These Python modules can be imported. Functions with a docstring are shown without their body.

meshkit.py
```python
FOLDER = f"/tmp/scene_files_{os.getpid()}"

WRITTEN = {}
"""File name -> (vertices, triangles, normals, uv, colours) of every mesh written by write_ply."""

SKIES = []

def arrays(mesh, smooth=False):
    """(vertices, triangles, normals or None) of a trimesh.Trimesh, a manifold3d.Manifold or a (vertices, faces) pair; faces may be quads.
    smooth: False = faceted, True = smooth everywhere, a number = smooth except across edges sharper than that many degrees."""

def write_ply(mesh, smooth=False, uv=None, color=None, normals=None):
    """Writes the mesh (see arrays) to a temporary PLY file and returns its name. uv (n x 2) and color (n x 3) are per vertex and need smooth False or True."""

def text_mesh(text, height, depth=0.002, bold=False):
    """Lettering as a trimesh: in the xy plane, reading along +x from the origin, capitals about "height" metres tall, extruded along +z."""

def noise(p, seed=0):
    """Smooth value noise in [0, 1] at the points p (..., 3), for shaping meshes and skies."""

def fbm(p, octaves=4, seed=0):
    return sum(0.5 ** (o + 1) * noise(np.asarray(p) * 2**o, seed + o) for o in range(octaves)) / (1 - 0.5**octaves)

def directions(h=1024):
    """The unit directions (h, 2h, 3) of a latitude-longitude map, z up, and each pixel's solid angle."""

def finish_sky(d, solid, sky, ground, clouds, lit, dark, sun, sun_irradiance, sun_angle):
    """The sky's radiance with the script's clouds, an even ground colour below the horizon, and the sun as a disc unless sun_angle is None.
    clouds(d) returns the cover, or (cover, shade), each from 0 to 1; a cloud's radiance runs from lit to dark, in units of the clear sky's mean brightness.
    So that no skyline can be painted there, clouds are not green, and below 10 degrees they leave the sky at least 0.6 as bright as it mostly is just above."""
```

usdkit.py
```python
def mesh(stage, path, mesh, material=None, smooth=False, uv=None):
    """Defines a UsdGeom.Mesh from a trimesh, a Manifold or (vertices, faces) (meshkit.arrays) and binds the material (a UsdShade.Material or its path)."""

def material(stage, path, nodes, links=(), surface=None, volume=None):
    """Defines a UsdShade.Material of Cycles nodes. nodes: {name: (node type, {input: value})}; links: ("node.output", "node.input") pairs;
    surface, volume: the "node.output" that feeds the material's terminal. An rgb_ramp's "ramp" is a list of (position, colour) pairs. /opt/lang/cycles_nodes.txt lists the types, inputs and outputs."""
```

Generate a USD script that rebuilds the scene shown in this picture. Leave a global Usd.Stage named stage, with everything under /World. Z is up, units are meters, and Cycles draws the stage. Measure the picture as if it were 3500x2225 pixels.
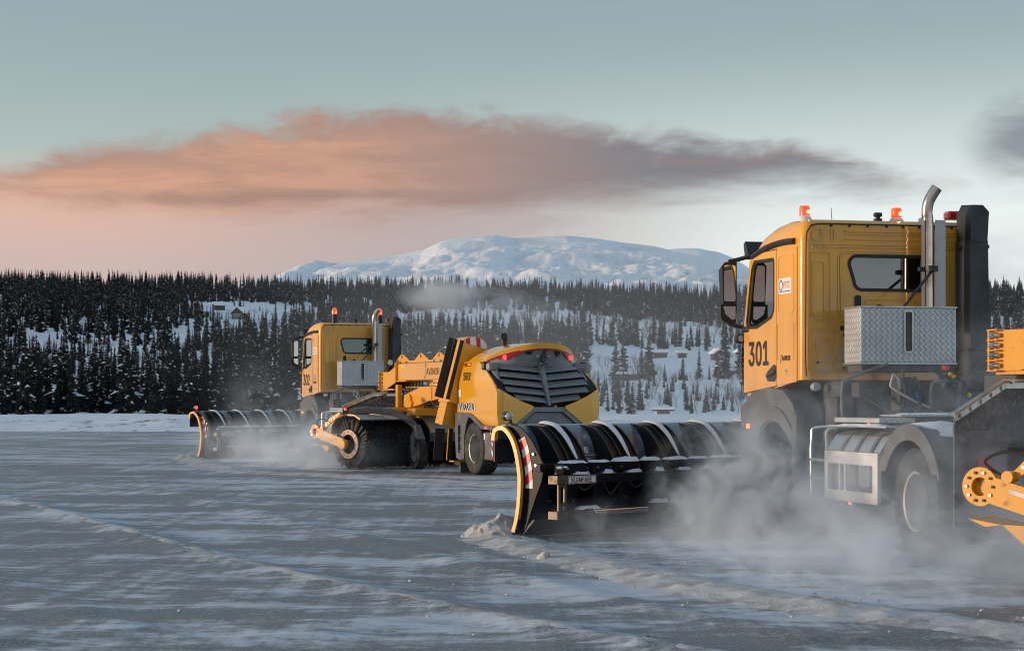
import math, random
import numpy as np, trimesh, manifold3d, usdkit, meshkit
from shapely import geometry as sg, affinity, union_all
from pxr import Usd, UsdGeom, UsdLux, UsdShade, Gf, Sdf, Vt

stage = Usd.Stage.CreateInMemory()
UsdGeom.SetStageUpAxis(stage, UsdGeom.Tokens.z)
UsdGeom.SetStageMetersPerUnit(stage, 1.0)
UsdGeom.Xform.Define(stage, '/World')
UsdGeom.Scope.Define(stage, '/World/Looks')
rng = np.random.default_rng(7)

# ---------------------------------------------------------------- camera, sky, sun, exposure
EYE = 1.5
cam = UsdGeom.Camera.Define(stage, '/World/camera')
cam.AddTranslateOp().Set(Gf.Vec3d(0, 0, EYE))
cam.AddRotateXOp().Set(90.0)
cam.CreateHorizontalApertureAttr(36.0)
cam.CreateVerticalApertureAttr(36.0 * 650 / 1024)
cam.CreateFocalLengthAttr(70.27)
cam.CreateVerticalApertureOffsetAttr(2.658)
cam.CreateFStopAttr(9.0)
cam.CreateFocusDistanceAttr(27.0)
cam.CreateClippingRangeAttr(Gf.Vec2f(0.1, 60000))
cam.CreateExposureAttr(EXPOSURE := 2.15)

SUN_AZ, SUN_EL = math.radians(-97.0), math.radians(5.0)      # azimuth from +y towards +x
SUN_DIR = np.array([math.sin(SUN_AZ) * math.cos(SUN_EL), math.cos(SUN_AZ) * math.cos(SUN_EL), math.sin(SUN_EL)])
sun = UsdLux.DistantLight.Define(stage, '/World/sun')
sun.CreateIntensityAttr(0.19)
sun.CreateAngleAttr(5.0)
sun.CreateNormalizeAttr(True)
sun.CreateColorAttr(Gf.Vec3f(1.0, 0.76, 0.54))
_z = SUN_DIR; _x = np.cross([0, 0, 1.0], _z); _x /= np.linalg.norm(_x); _y = np.cross(_z, _x)
sun.AddTransformOp().Set(Gf.Matrix4d(*[*_x, 0, *_y, 0, *_z, 0, 0, 0, 0, 1]))


def sky_material():
    N, L = {}, []
    def nd(name, kind, **kw):
        N[name] = (kind, kw); return name
    def ln(a, b): L.append((a, b))
    def math_(name, t, a, b=None, clamp=False, c=None):
        kw = {'math_type': t, 'use_clamp': clamp}
        for k, v in (('value1', a), ('value2', b), ('value3', c)):
            if v is None: continue
            if isinstance(v, str): ln(v, f'{name}.{k}')
            else: kw[k] = v
        N[name] = ('math', kw); return name + '.value'
    def smooth(name, v, a, b, x0=0.0, x1=1.0):
        nd(name, 'map_range', range_type='smoothstep', from_min=a, from_max=b, to_min=x0, to_max=x1, clamp=True)
        ln(v, name + '.value'); return name + '.result'
    def ramp1(name, v, pts, lo, hi):       # piecewise curve of v in [lo, hi]
        nd(name, 'rgb_ramp', ramp=[((p - lo) / (hi - lo), (q, q, q)) for p, q in pts], interpolate=True)
        nd(name + 'm', 'map_range', range_type='linear', from_min=lo, from_max=hi, to_min=0.0, to_max=1.0, clamp=True)
        ln(v, name + 'm.value'); ln(name + 'm.result', name + '.fac')
        nd(name + 'b', 'rgb_to_bw'); ln(name + '.color', name + 'b.color')
        return name + 'b.val'
    def mixc(name, f, a, b):
        kw = {'mix_type': 'mix'}
        for k, v in (('fac', f), ('color1', a), ('color2', b)):
            if isinstance(v, str): ln(v, f'{name}.{k}')
            else: kw[k] = v
        N[name] = ('mix', kw); return name + '.color'
    nd('tc', 'texture_coordinate'); nd('sep', 'separate_xyz'); ln('tc.generated', 'sep.vector')
    nd('sky', 'sky_texture', sky_type='single_scattering', sun_disc=False, sun_elevation=SUN_EL, sun_rotation=SUN_AZ, altitude=700.0, air_density=1.0, aerosol_density=0.7, ozone_density=1.0)
    az = math_('az', 'arctan2', 'sep.x', 'sep.y')
    az = math_('azd', 'multiply', az, 57.2958)                    # degrees, + to the right
    el = math_('el', 'arcsine', 'sep.z')
    el = math_('eld', 'multiply', el, 57.2958)
    nd('cv', 'combine_xyz'); ln(az, 'cv.x'); ln(el, 'cv.y')
    nd('mp', 'mapping', scale=(0.11, 0.42, 1.0)); ln('cv.vector', 'mp.vector')
    nd('n1', 'noise_texture', dimensions='3D', scale=1.0, detail=7.0, roughness=0.55, distortion=0.25); ln('mp.vector', 'n1.vector')
    nd('mp2', 'mapping', scale=(0.5, 1.15, 1.0), location=(3.0, 7.0, 0.0)); ln('cv.vector', 'mp2.vector')
    nd('n2', 'noise_texture', dimensions='3D', scale=1.0, detail=8.0, roughness=0.62, distortion=0.6); ln('mp2.vector', 'n2.vector')
    nd('mp3', 'mapping', scale=(0.05, 0.16, 1.0), location=(1.7, 2.0, 5.0)); ln('cv.vector', 'mp3.vector')
    nd('n3', 'noise_texture', dimensions='3D', scale=1.0, detail=5.0, roughness=0.5, distortion=0.3); ln('mp3.vector', 'n3.vector')
    a1 = math_('a1', 'subtract', 'n1.fac', 0.5)
    a2 = math_('a2', 'subtract', 'n2.fac', 0.5)
    e1 = math_('e1', 'multiply_add', a1, 1.5, c=el)
    e2 = math_('e2', 'multiply_add', a2, 1.5, c=e1)               # ragged elevation
    # clear sky, softened by a thin even veil
    base = mixc('veil', smooth('vel', el, 10.0, 45.0, 0.74, 0.25), 'sky.color', SKY_VEIL)
    lowv = math_('lowv', 'multiply', smooth('lw', el, 2.0, 11.0, 1.0, 0.0), 0.72)
    wl = smooth('wlr', az, -9.0, 11.0, 0.25, 1.0)
    lowv = math_('lowv2', 'multiply', lowv, wl)
    base = mixc('lowmix', lowv, base, SKY_WHITE)
    # peach layer low on the left
    pe = smooth('pe1', e1, 7.2, 5.6); pz = smooth('pe2', az, -3.0, 9.0, 1.0, 0.0)
    pf = math_('pf', 'multiply', pe, pz)
    pcol = mixc('pcol', smooth('pc', el, 3.2, 5.6), SKY_LOW, SKY_PEACH)
    pcol = mixc('pcol2', smooth('pc2', az, -13.0, -1.0), pcol, SKY_MAUVE)
    base = mixc('pmix', math_('pf2', 'multiply', pf, 0.95), base, pcol)
    # the long lens-shaped cloud
    top = ramp1('top', az, [(-40, 4.5), (-22, 5.2), (-16, 6.2), (-13.7, 6.65), (-12.8, 7.15), (-10, 7.55), (-7.5, 7.9), (-5.3, 8.25), (-3.5, 8.4), (0, 8.22), (2, 8.0), (4, 7.7), (6, 7.4), (8.4, 7.15), (10.2, 6.72), (11.2, 6.42), (12.5, 6.1), (16, 5.6), (40, 4.0)], -40, 40)
    bot = ramp1('bot', az, [(-40, 3.8), (-22, 4.8), (-14, 5.9), (-10, 5.75), (-4, 5.6), (0, 5.7), (3, 6.0), (7, 6.25), (9.5, 6.35), (11.2, 6.45), (14, 6.4), (40, 4.4)], -40, 40)
    dt = math_('dt', 'subtract', top, e2); db = math_('db', 'subtract', e1, bot)
    ct = smooth('ct', dt, -0.22, 0.62); cb = smooth('cb', math_('db2', 'multiply_add', 'n4.fac', 1.6, c=math_('db3', 'subtract', db, 0.8)), -1.0, 0.55)
    cm = math_('cm', 'multiply', ct, cb)
    ccol = mixc('ccol', smooth('cc', az, -8.0, 6.0), CLOUD_PINK, CLOUD_GREY)
    nd('mp4', 'mapping', scale=(0.22, 1.25, 1.0), location=(9.0, 4.0, 2.0), rotation=(0, 0, 0.05)); ln('cv.vector', 'mp4.vector')
    nd('n4', 'noise_texture', dimensions='3D', scale=1.0, detail=9.0, roughness=0.66, distortion=0.9); ln('mp4.vector', 'n4.vector')
    shade = smooth('sh', 'n4.fac', 0.36, 0.66)
    shade2 = math_('sh2', 'multiply', smooth('shb', db, 1.6, -0.1), smooth('shc', az, -14.0, -3.0, 0.55, 0.2))
    ccol = mixc('ccol2', math_('shm', 'multiply', shade, 0.48), ccol, CLOUD_DARK)
    edge = smooth('edg', dt, 0.9, 0.0)
    ccol = mixc('ccol3', math_('edm', 'multiply', edge, 0.55), ccol, CLOUD_EDGE)
    base = mixc('cmix', math_('cmf', 'multiply', cm, 0.97), base, ccol)
    st_e = math_('ste', 'subtract', 0.0, math_('ste0', 'absolute', math_('ste1', 'subtract', e1, 5.85)))
    stf = math_('stf', 'multiply', smooth('ste2', st_e, -0.32, -0.02), math_('stz', 'multiply', smooth('stl', az, -13.0, -9.5), smooth('str', az, 3.5, -3.0)))
    base = mixc('stmix', math_('stf2', 'multiply', stf, 0.55), base, CLOUD_DARK)
    ux = math_('ux', 'multiply', math_('ux0', 'subtract', az, 14.6), 0.50); uy = math_('uy', 'multiply', math_('uy0', 'subtract', e2, 7.3), 0.72)
    ur = math_('ur', 'sqrt', math_('urs', 'multiply_add', ux, ux, c=math_('uy2', 'multiply', uy, uy)))
    base = mixc('umix', math_('uf', 'multiply', smooth('us', ur, 1.15, 0.25), 0.75), base, CLOUD_GREY)
    # scattered soft grey-blue clouds elsewhere
    sc = smooth('sc', 'n3.fac', 0.52, 0.74)
    sc2 = math_('sc2', 'multiply', sc, smooth('sce', az, 4.0, 13.0, 0.0, 0.75))
    lim = smooth('lim', el, 25.0, 45.0, 1.0, 0.2)
    sc2 = math_('sc3', 'multiply', sc2, lim)
    base = mixc('smix', sc2, base, CLOUD_BLUE)
    nd('bg', 'background_shader', strength=SKY_STRENGTH); ln(base, 'bg.color')
    return usdkit.material(stage, '/World/Looks/sky', N, L, surface='bg.background')


# radiance values of the sky's layers; strength is the physical sky's 0.05 to 0.15
SKY_STRENGTH = 0.10
SKY_VEIL = (0.46, 0.55, 0.61)
SKY_WHITE = (2.75, 2.90, 2.98)
SKY_LOW = (1.36, 1.06, 1.02)
SKY_PEACH = (1.68, 1.08, 0.86)
SKY_MAUVE = (1.12, 0.92, 0.91)
CLOUD_PINK = (1.50, 0.82, 0.55)
CLOUD_GREY = (0.38, 0.435, 0.53)
CLOUD_DARK = (0.72, 0.49, 0.43)
CLOUD_EDGE = (0.68, 0.50, 0.48)
CLOUD_BLUE = (0.50, 0.58, 0.66)
dome = UsdLux.DomeLight.Define(stage, '/World/sky')
dome.CreateIntensityAttr(1.0)
UsdShade.MaterialBindingAPI.Apply(dome.GetPrim()).Bind(sky_material())
dome.GetPrim().SetCustomDataByKey('kind', 'structure')

# ---------------------------------------------------------------- helpers
used = {}
def numbered(path):
    n = used.get(path, -1) + 1; used[path] = n
    return path if n == 0 else f'{path}_{n:03d}'

def tag(prim, label=None, category=None, group=None, kind=None):
    for k, v in (('label', label), ('category', category), ('group', group), ('kind', kind)):
        if v: prim.SetCustomDataByKey(k, v)
    return prim

def thing(name, label=None, category=None, loc=(0, 0, 0), rotz=0.0, group=None, kind=None, scale=None):
    x = UsdGeom.Xform.Define(stage, numbered('/World/' + name))
    x.AddTranslateOp().Set(Gf.Vec3d(*map(float, loc)))
    if rotz: x.AddRotateZOp().Set(float(rotz))
    if scale is not None: x.AddScaleOp().Set(Gf.Vec3f(*([float(scale)] * 3 if np.ndim(scale) == 0 else map(float, scale))))
    return tag(x.GetPrim(), label, category, group, kind)

def obj(name, mesh, mat, parent=None, smooth=False):
    base = str(parent.GetPath()) if parent is not None else '/World'
    return usdkit.mesh(stage, numbered(f'{base}/{name}'), mesh, mat, smooth).GetPrim()

def tri(parts):
    parts = [p for p in parts if p is not None]
    out = []
    for p in parts:
        if hasattr(p, 'to_mesh'):
            m = p.to_mesh(); p = trimesh.Trimesh(m.vert_properties[:, :3], m.tri_verts, process=False)
        out.append(p)
    return trimesh.util.concatenate(out)

class MB:
    """Collects shapes in a thing's own axes; build() makes them ONE mesh."""
    def __init__(s): s.p = []
    def add(s, m): s.p.append(m); return s
    def box(s, c, d, ch=0.006, rz=0.0, ry=0.0, rx=0.0):
        s.p.append(cbox(c, d, ch, rz, ry, rx)); return s
    def span(s, a, b, ch=0.006):                      # box between two corners
        a, b = np.array(a, float), np.array(b, float)
        return s.box((a + b) / 2, np.abs(b - a), ch)
    def cyl(s, a, b, r, n=20, r2=None, ch=0.0):
        s.p.append(cyl(a, b, r, n, r2, ch)); return s
    def tube(s, pts, r, n=8):
        s.p.append(tube(pts, r, n)); return s
    def bar(s, a, b, w, h, ch=0.004, up=(0, 0, 1)):
        s.p.append(bar(a, b, w, h, ch, up)); return s
    def plate(s, poly, t, o, ex, ey):                 # 2D polygon extruded by t along ex x ey from o
        s.p.append(plate(poly, t, o, ex, ey)); return s
    def build(s, name, mat, parent=None, smooth=35):
        return obj(name, tri(s.p), mat, parent, smooth)

def rot(rz=0.0, ry=0.0, rx=0.0):
    t = trimesh.transformations
    return t.rotation_matrix(rz, [0, 0, 1]) @ t.rotation_matrix(ry, [0, 1, 0]) @ t.rotation_matrix(rx, [1, 0, 0])

def hull(pts):
    return trimesh.convex.convex_hull(np.asarray(pts, float))

_F = {}
def cbox(c, d, ch=0.006, rz=0.0, ry=0.0, rx=0.0):
    d = np.asarray(d, float) / 2; ch = min(ch, d.min() * 0.45)
    P = []
    for sx in (-1, 1):
        for sy in (-1, 1):
            for sz in (-1, 1):
                s = np.array([sx, sy, sz])
                for k in range(3):
                    q = s * (d - ch); q[k] = s[k] * d[k]; P.append(q)
    P = np.array(P)
    if 'cb' not in _F:
        from scipy.spatial import ConvexHull
        h = ConvexHull(np.array([np.where(np.arange(3) == k, sgn, 0.7 * sgn) for sgn in np.array(np.meshgrid([-1, 1], [-1, 1], [-1, 1], indexing='ij')).reshape(3, -1).T for k in range(3)]))
        f = h.simplices.copy(); q = h.points[f]; nrm = np.cross(q[:, 1] - q[:, 0], q[:, 2] - q[:, 0])
        flip = (nrm * q.mean(1)).sum(1) < 0; f[flip] = f[flip][:, ::-1]; _F['cb'] = f
    m = trimesh.Trimesh(P, _F['cb'], process=False)
    if rz or ry or rx: m.apply_transform(rot(rz, ry, rx))
    m.apply_translation(np.asarray(c, float)); return m

def frame_of(d, up=(0, 0, 1)):
    d = np.asarray(d, float); d = d / np.linalg.norm(d); up = np.asarray(up, float)
    if abs(d @ up) > 0.98 * np.linalg.norm(up): up = np.array([0, 1.0, 0]) if abs(d[1]) < 0.9 else np.array([1.0, 0, 0])
    s = np.cross(d, up); s /= np.linalg.norm(s)
    return s, np.cross(s, d), d

def cyl(a, b, r, n=20, r2=None, ch=0.0):
    a, b = np.asarray(a, float), np.asarray(b, float); r2 = r if r2 is None else r2
    s, u, d = frame_of(b - a); ang = np.arange(n) * 2 * np.pi / n
    ring = np.cos(ang)[:, None] * s + np.sin(ang)[:, None] * u
    rows = [(a, r), (b, r2)] if ch <= 0 else [(a, r - ch), (a + d * ch, r), (b - d * ch, r2), (b, r2 - ch)]
    V = np.vstack([p + ring * q for p, q in rows] + [a[None], b[None]])
    k = len(rows); F = []
    for j in range(k - 1):
        for i in range(n):
            i2 = (i + 1) % n; F += [(j * n + i, j * n + i2, j * n + n + i2), (j * n + i, j * n + n + i2, j * n + n + i)]
    for i in range(n):
        i2 = (i + 1) % n; F += [(k * n, i2, i), (k * n + 1, (k - 1) * n + i, (k - 1) * n + i2)]
    return trimesh.Trimesh(V, F, process=False)

def tube(pts, r, n=8):
    p = np.asarray(pts, float); m = len(p); r = np.broadcast_to(r, (m,))
    t = np.gradient(p, axis=0); t /= np.linalg.norm(t, axis=1, keepdims=True) + 1e-12
    s, u, _ = frame_of(t[0]); V = []; ang = np.arange(n) * 2 * np.pi / n
    for i in range(m):
        s = s - (s @ t[i]) * t[i]; s /= np.linalg.norm(s); u = np.cross(s, t[i])
        V.append(p[i] + r[i] * (np.cos(ang)[:, None] * s + np.sin(ang)[:, None] * u))
    V = np.vstack(V + [p[:1], p[-1:]]); F = []
    for j in range(m - 1):
        for i in range(n):
            i2 = (i + 1) % n; F += [(j * n + i, j * n + n + i2, j * n + i2), (j * n + i, j * n + n + i, j * n + n + i2)]
    for i in range(n):
        i2 = (i + 1) % n; F += [(m * n, i, i2), (m * n + 1, (m - 1) * n + i2, (m - 1) * n + i)]
    return trimesh.Trimesh(V, F, process=False)

def spline(pts, k=6):
    p = np.asarray(pts, float); q = np.vstack([2 * p[0] - p[1], p, 2 * p[-1] - p[-2]]); out = []
    for i in range(1, len(q) - 2):
        for t in np.arange(k) / k:
            out.append(0.5 * (2 * q[i] + (q[i + 1] - q[i - 1]) * t + (2 * q[i - 1] - 5 * q[i] + 4 * q[i + 1] - q[i + 2]) * t * t + (3 * q[i] - q[i - 1] - 3 * q[i + 1] + q[i + 2]) * t ** 3))
    return np.array(out + [p[-1]])

def bar(a, b, w, h, ch=0.004, up=(0, 0, 1)):
    a, b = np.asarray(a, float), np.asarray(b, float); s, u, d = frame_of(b - a, up)
    m = cbox((0, 0, 0), (w, h, np.linalg.norm(b - a)), ch)
    M = np.eye(4); M[:3, 0], M[:3, 1], M[:3, 2], M[:3, 3] = s, u, d, (a + b) / 2
    m.apply_transform(M); return m

def plate(poly, t, o, ex, ey):
    if not isinstance(poly, (sg.Polygon, sg.MultiPolygon)): poly = sg.Polygon(poly)
    ex, ey, o = (np.asarray(v, float) for v in (ex, ey, o)); ez = np.cross(ex, ey)
    M = np.eye(4); M[:3, 0], M[:3, 1], M[:3, 2], M[:3, 3] = ex, ey, ez, o
    out = []
    for g in getattr(poly, 'geoms', [poly]):
        m = trimesh.creation.extrude_polygon(sg.polygon.orient(g), t, engine='earcut'); m.apply_transform(M)
        out.append(m)
    return trimesh.util.concatenate(out)

def rrect(x0, y0, x1, y1, r, n=5):
    r = min(r, (x1 - x0) / 2.01, (y1 - y0) / 2.01)
    return sg.box(x0 + r, y0 + r, x1 - r, y1 - r).buffer(r, quad_segs=n)

def ring(poly, w):
    return poly.difference(poly.buffer(-w))

def text(s, h, depth, o, ex, ey, bold=False, squeeze=1.0):
    """Lettering of height h from o, reading along ex with its top towards ey."""
    m = meshkit.text_mesh(s, h, depth, bold)
    ex, ey, o = (np.asarray(v, float) for v in (ex, ey, o)); ez = np.cross(ex, ey)
    M = np.eye(4); M[:3, 0], M[:3, 1], M[:3, 2], M[:3, 3] = ex * squeeze, ey, ez, o
    m.apply_transform(M); return m

def lathe(prof, a, axis, n=32):
    """Turns (radius, along) pairs about an axis through a."""
    s, u, d = frame_of(axis); a = np.asarray(a, float); ang = np.arange(n) * 2 * np.pi / n
    ringv = np.cos(ang)[:, None] * s + np.sin(ang)[:, None] * u
    V = np.vstack([a + d * z + ringv * max(r, 1e-4) for r, z in prof]); F = []
    for j in range(len(prof) - 1):
        for i in range(n):
            i2 = (i + 1) % n; F += [(j * n + i, j * n + i2, j * n + n + i2), (j * n + i, j * n + n + i2, j * n + n + i)]
    return trimesh.Trimesh(V, F, process=False)

def strip_between(A, B):
    """Quad strip between two equally long polylines."""
    A, B = np.asarray(A, float), np.asarray(B, float); n = len(A)
    F = [f for i in range(n - 1) for f in ((i, n + i, n + i + 1), (i, n + i + 1, i + 1))]
    return trimesh.Trimesh(np.vstack([A, B]), F, process=False)

# ---------------------------------------------------------------- materials
LK = '/World/Looks/'
M = {}
def mat(name, color, rough=0.5, metal=0.0, noise=None, coat=0.0, bump=None, spec=0.5, emit=None, strength=0.0, dirt=None, streak=None):
    """noise: (scale, colour2, low, high) blends a second colour in; dirt: (scale, colour, low, high, roughness) a film over it; bump: (scale, strength, distance)."""
    N = {'p': ('principled_bsdf', {'base_color': color, 'roughness': rough, 'metallic': metal, 'specular_ior_level': spec, 'coat_weight': coat, 'coat_roughness': 0.06})}
    L = []
    if emit: N['p'][1].update(emission_color=emit, emission_strength=strength)
    N['tc'] = ('texture_coordinate', {})
    src = None
    for k, t in (('a', noise), ('d', dirt)):
        if not t: continue
        N['n' + k] = ('noise_texture', {'scale': t[0], 'detail': 6.0, 'roughness': 0.6, 'distortion': 0.2}); 
        if k == 'd' and streak: N['ms'] = ('mapping', {'scale': streak}); L += [('tc.object', 'ms.vector'), ('ms.vector', f'n{k}.vector')]
        else: L.append(('tc.object', f'n{k}.vector'))
        N['m' + k] = ('map_range', {'range_type': 'smoothstep', 'from_min': t[2], 'from_max': t[3], 'to_min': 0.0, 'to_max': 1.0, 'clamp': True}); L.append((f'n{k}.fac', f'm{k}.value'))
        N['x' + k] = ('mix', {'mix_type': 'mix', 'color1': color, 'color2': t[1]}); L.append((f'm{k}.result', f'x{k}.fac'))
        if src: L.append((src, f'x{k}.color1'))
        src = f'x{k}.color'
    if dirt:
        N['rr'] = ('map_range', {'from_min': 0.0, 'from_max': 1.0, 'to_min': rough, 'to_max': dirt[4], 'clamp': True}); L += [('md.result', 'rr.value'), ('rr.result', 'p.roughness')]
        if coat:
            N['rc'] = ('map_range', {'from_min': 0.0, 'from_max': 1.0, 'to_min': coat, 'to_max': coat * 0.15, 'clamp': True}); L += [('md.result', 'rc.value'), ('rc.result', 'p.coat_weight')]
    if src: L.append((src, 'p.base_color'))
    if bump:
        N['nb'] = ('noise_texture', {'scale': bump[0], 'detail': 5.0, 'roughness': 0.6}); L.append(('tc.object', 'nb.vector'))
        N['bp'] = ('bump', {'strength': bump[1], 'distance': bump[2]}); L += [('nb.fac', 'bp.height'), ('bp.normal', 'p.normal')]
    M[name] = usdkit.material(stage, LK + name, N, L, surface='p.BSDF')
    return M[name]
# ---------------------------------------------------------------- terrain
def lerp(v, pts):
    p = np.array(pts, float); return np.interp(v, p[:, 0], p[:, 1])

HILL = [(0, 0), (104, 0), (112, 0.25), (150, 0.1), (230, -0.1), (300, 0.3), (400, 4.2), (500, 10.0), (600, 16.6), (700, 24.2), (850, 37.0), (1000, 50.0), (1150, 63.0), (1300, 70.0), (1500, 66.0), (2200, 40.0)]
def ground_z(X, Y):
    X, Y = np.asarray(X, float), np.asarray(Y, float)
    q = np.maximum(Y, 1.0); a = X / q
    z = lerp(Y, HILL) * lerp(a, [(-0.4, 1.10), (-0.26, 1.06), (-0.1, 0.99), (0.0, 0.97), (0.1, 0.93), (0.2, 0.95), (0.4, 1.0)])
    P = np.stack([X / 70, Y / 70, 0 * X], -1)
    far = np.clip((Y - 250) / 250, 0, 1)
    z = z + far * (meshkit.fbm(P, 4, 3) - 0.5) * 5.0
    near = np.clip((Y - 104) / 6, 0, 1) * np.clip((300 - Y) / 100, 0, 1)
    z = z + near * (meshkit.fbm(np.stack([X / 9, Y / 6, 0 * X], -1), 4, 9) - 0.35) * 0.7
    return z

def grid_mesh(U, Vv, f):
    """Quads over the parameters U x V; f gives the points."""
    uu, vv = np.meshgrid(U, Vv, indexing='ij'); P = f(uu, vv).reshape(-1, 3); n, m = len(U), len(Vv)
    i, j = np.meshgrid(np.arange(n - 1), np.arange(m - 1), indexing='ij')
    q = np.stack([i * m + j, (i + 1) * m + j, (i + 1) * m + j + 1, i * m + j + 1], -1).reshape(-1, 4)
    return P, np.vstack([q[:, [0, 1, 2]], q[:, [0, 2, 3]]])

def snow_material(name, color=(0.80, 0.82, 0.86), bump=0.3, scale=0.6, dist=0.15):
    return usdkit.material(stage, LK + name, {
        'g': ('geometry', {}), 'n': ('noise_texture', {'scale': scale, 'detail': 8.0, 'roughness': 0.6}),
        'n2': ('noise_texture', {'scale': 0.11, 'detail': 4.0}),
        'r': ('rgb_ramp', {'ramp': [(0.3, tuple(c * 0.9 for c in color)), (0.65, color)]}),
        'b': ('bump', {'strength': bump, 'distance': dist}), 'p': ('principled_bsdf', {'roughness': 0.75, 'specular_ior_level': 0.25})},
        [('g.position', 'n.vector'), ('g.position', 'n2.vector'), ('n2.fac', 'r.fac'), ('r.color', 'p.base_color'), ('n.fac', 'b.height'), ('b.normal', 'p.normal')], surface='p.BSDF')

SNOW = snow_material('field_snow')
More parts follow.
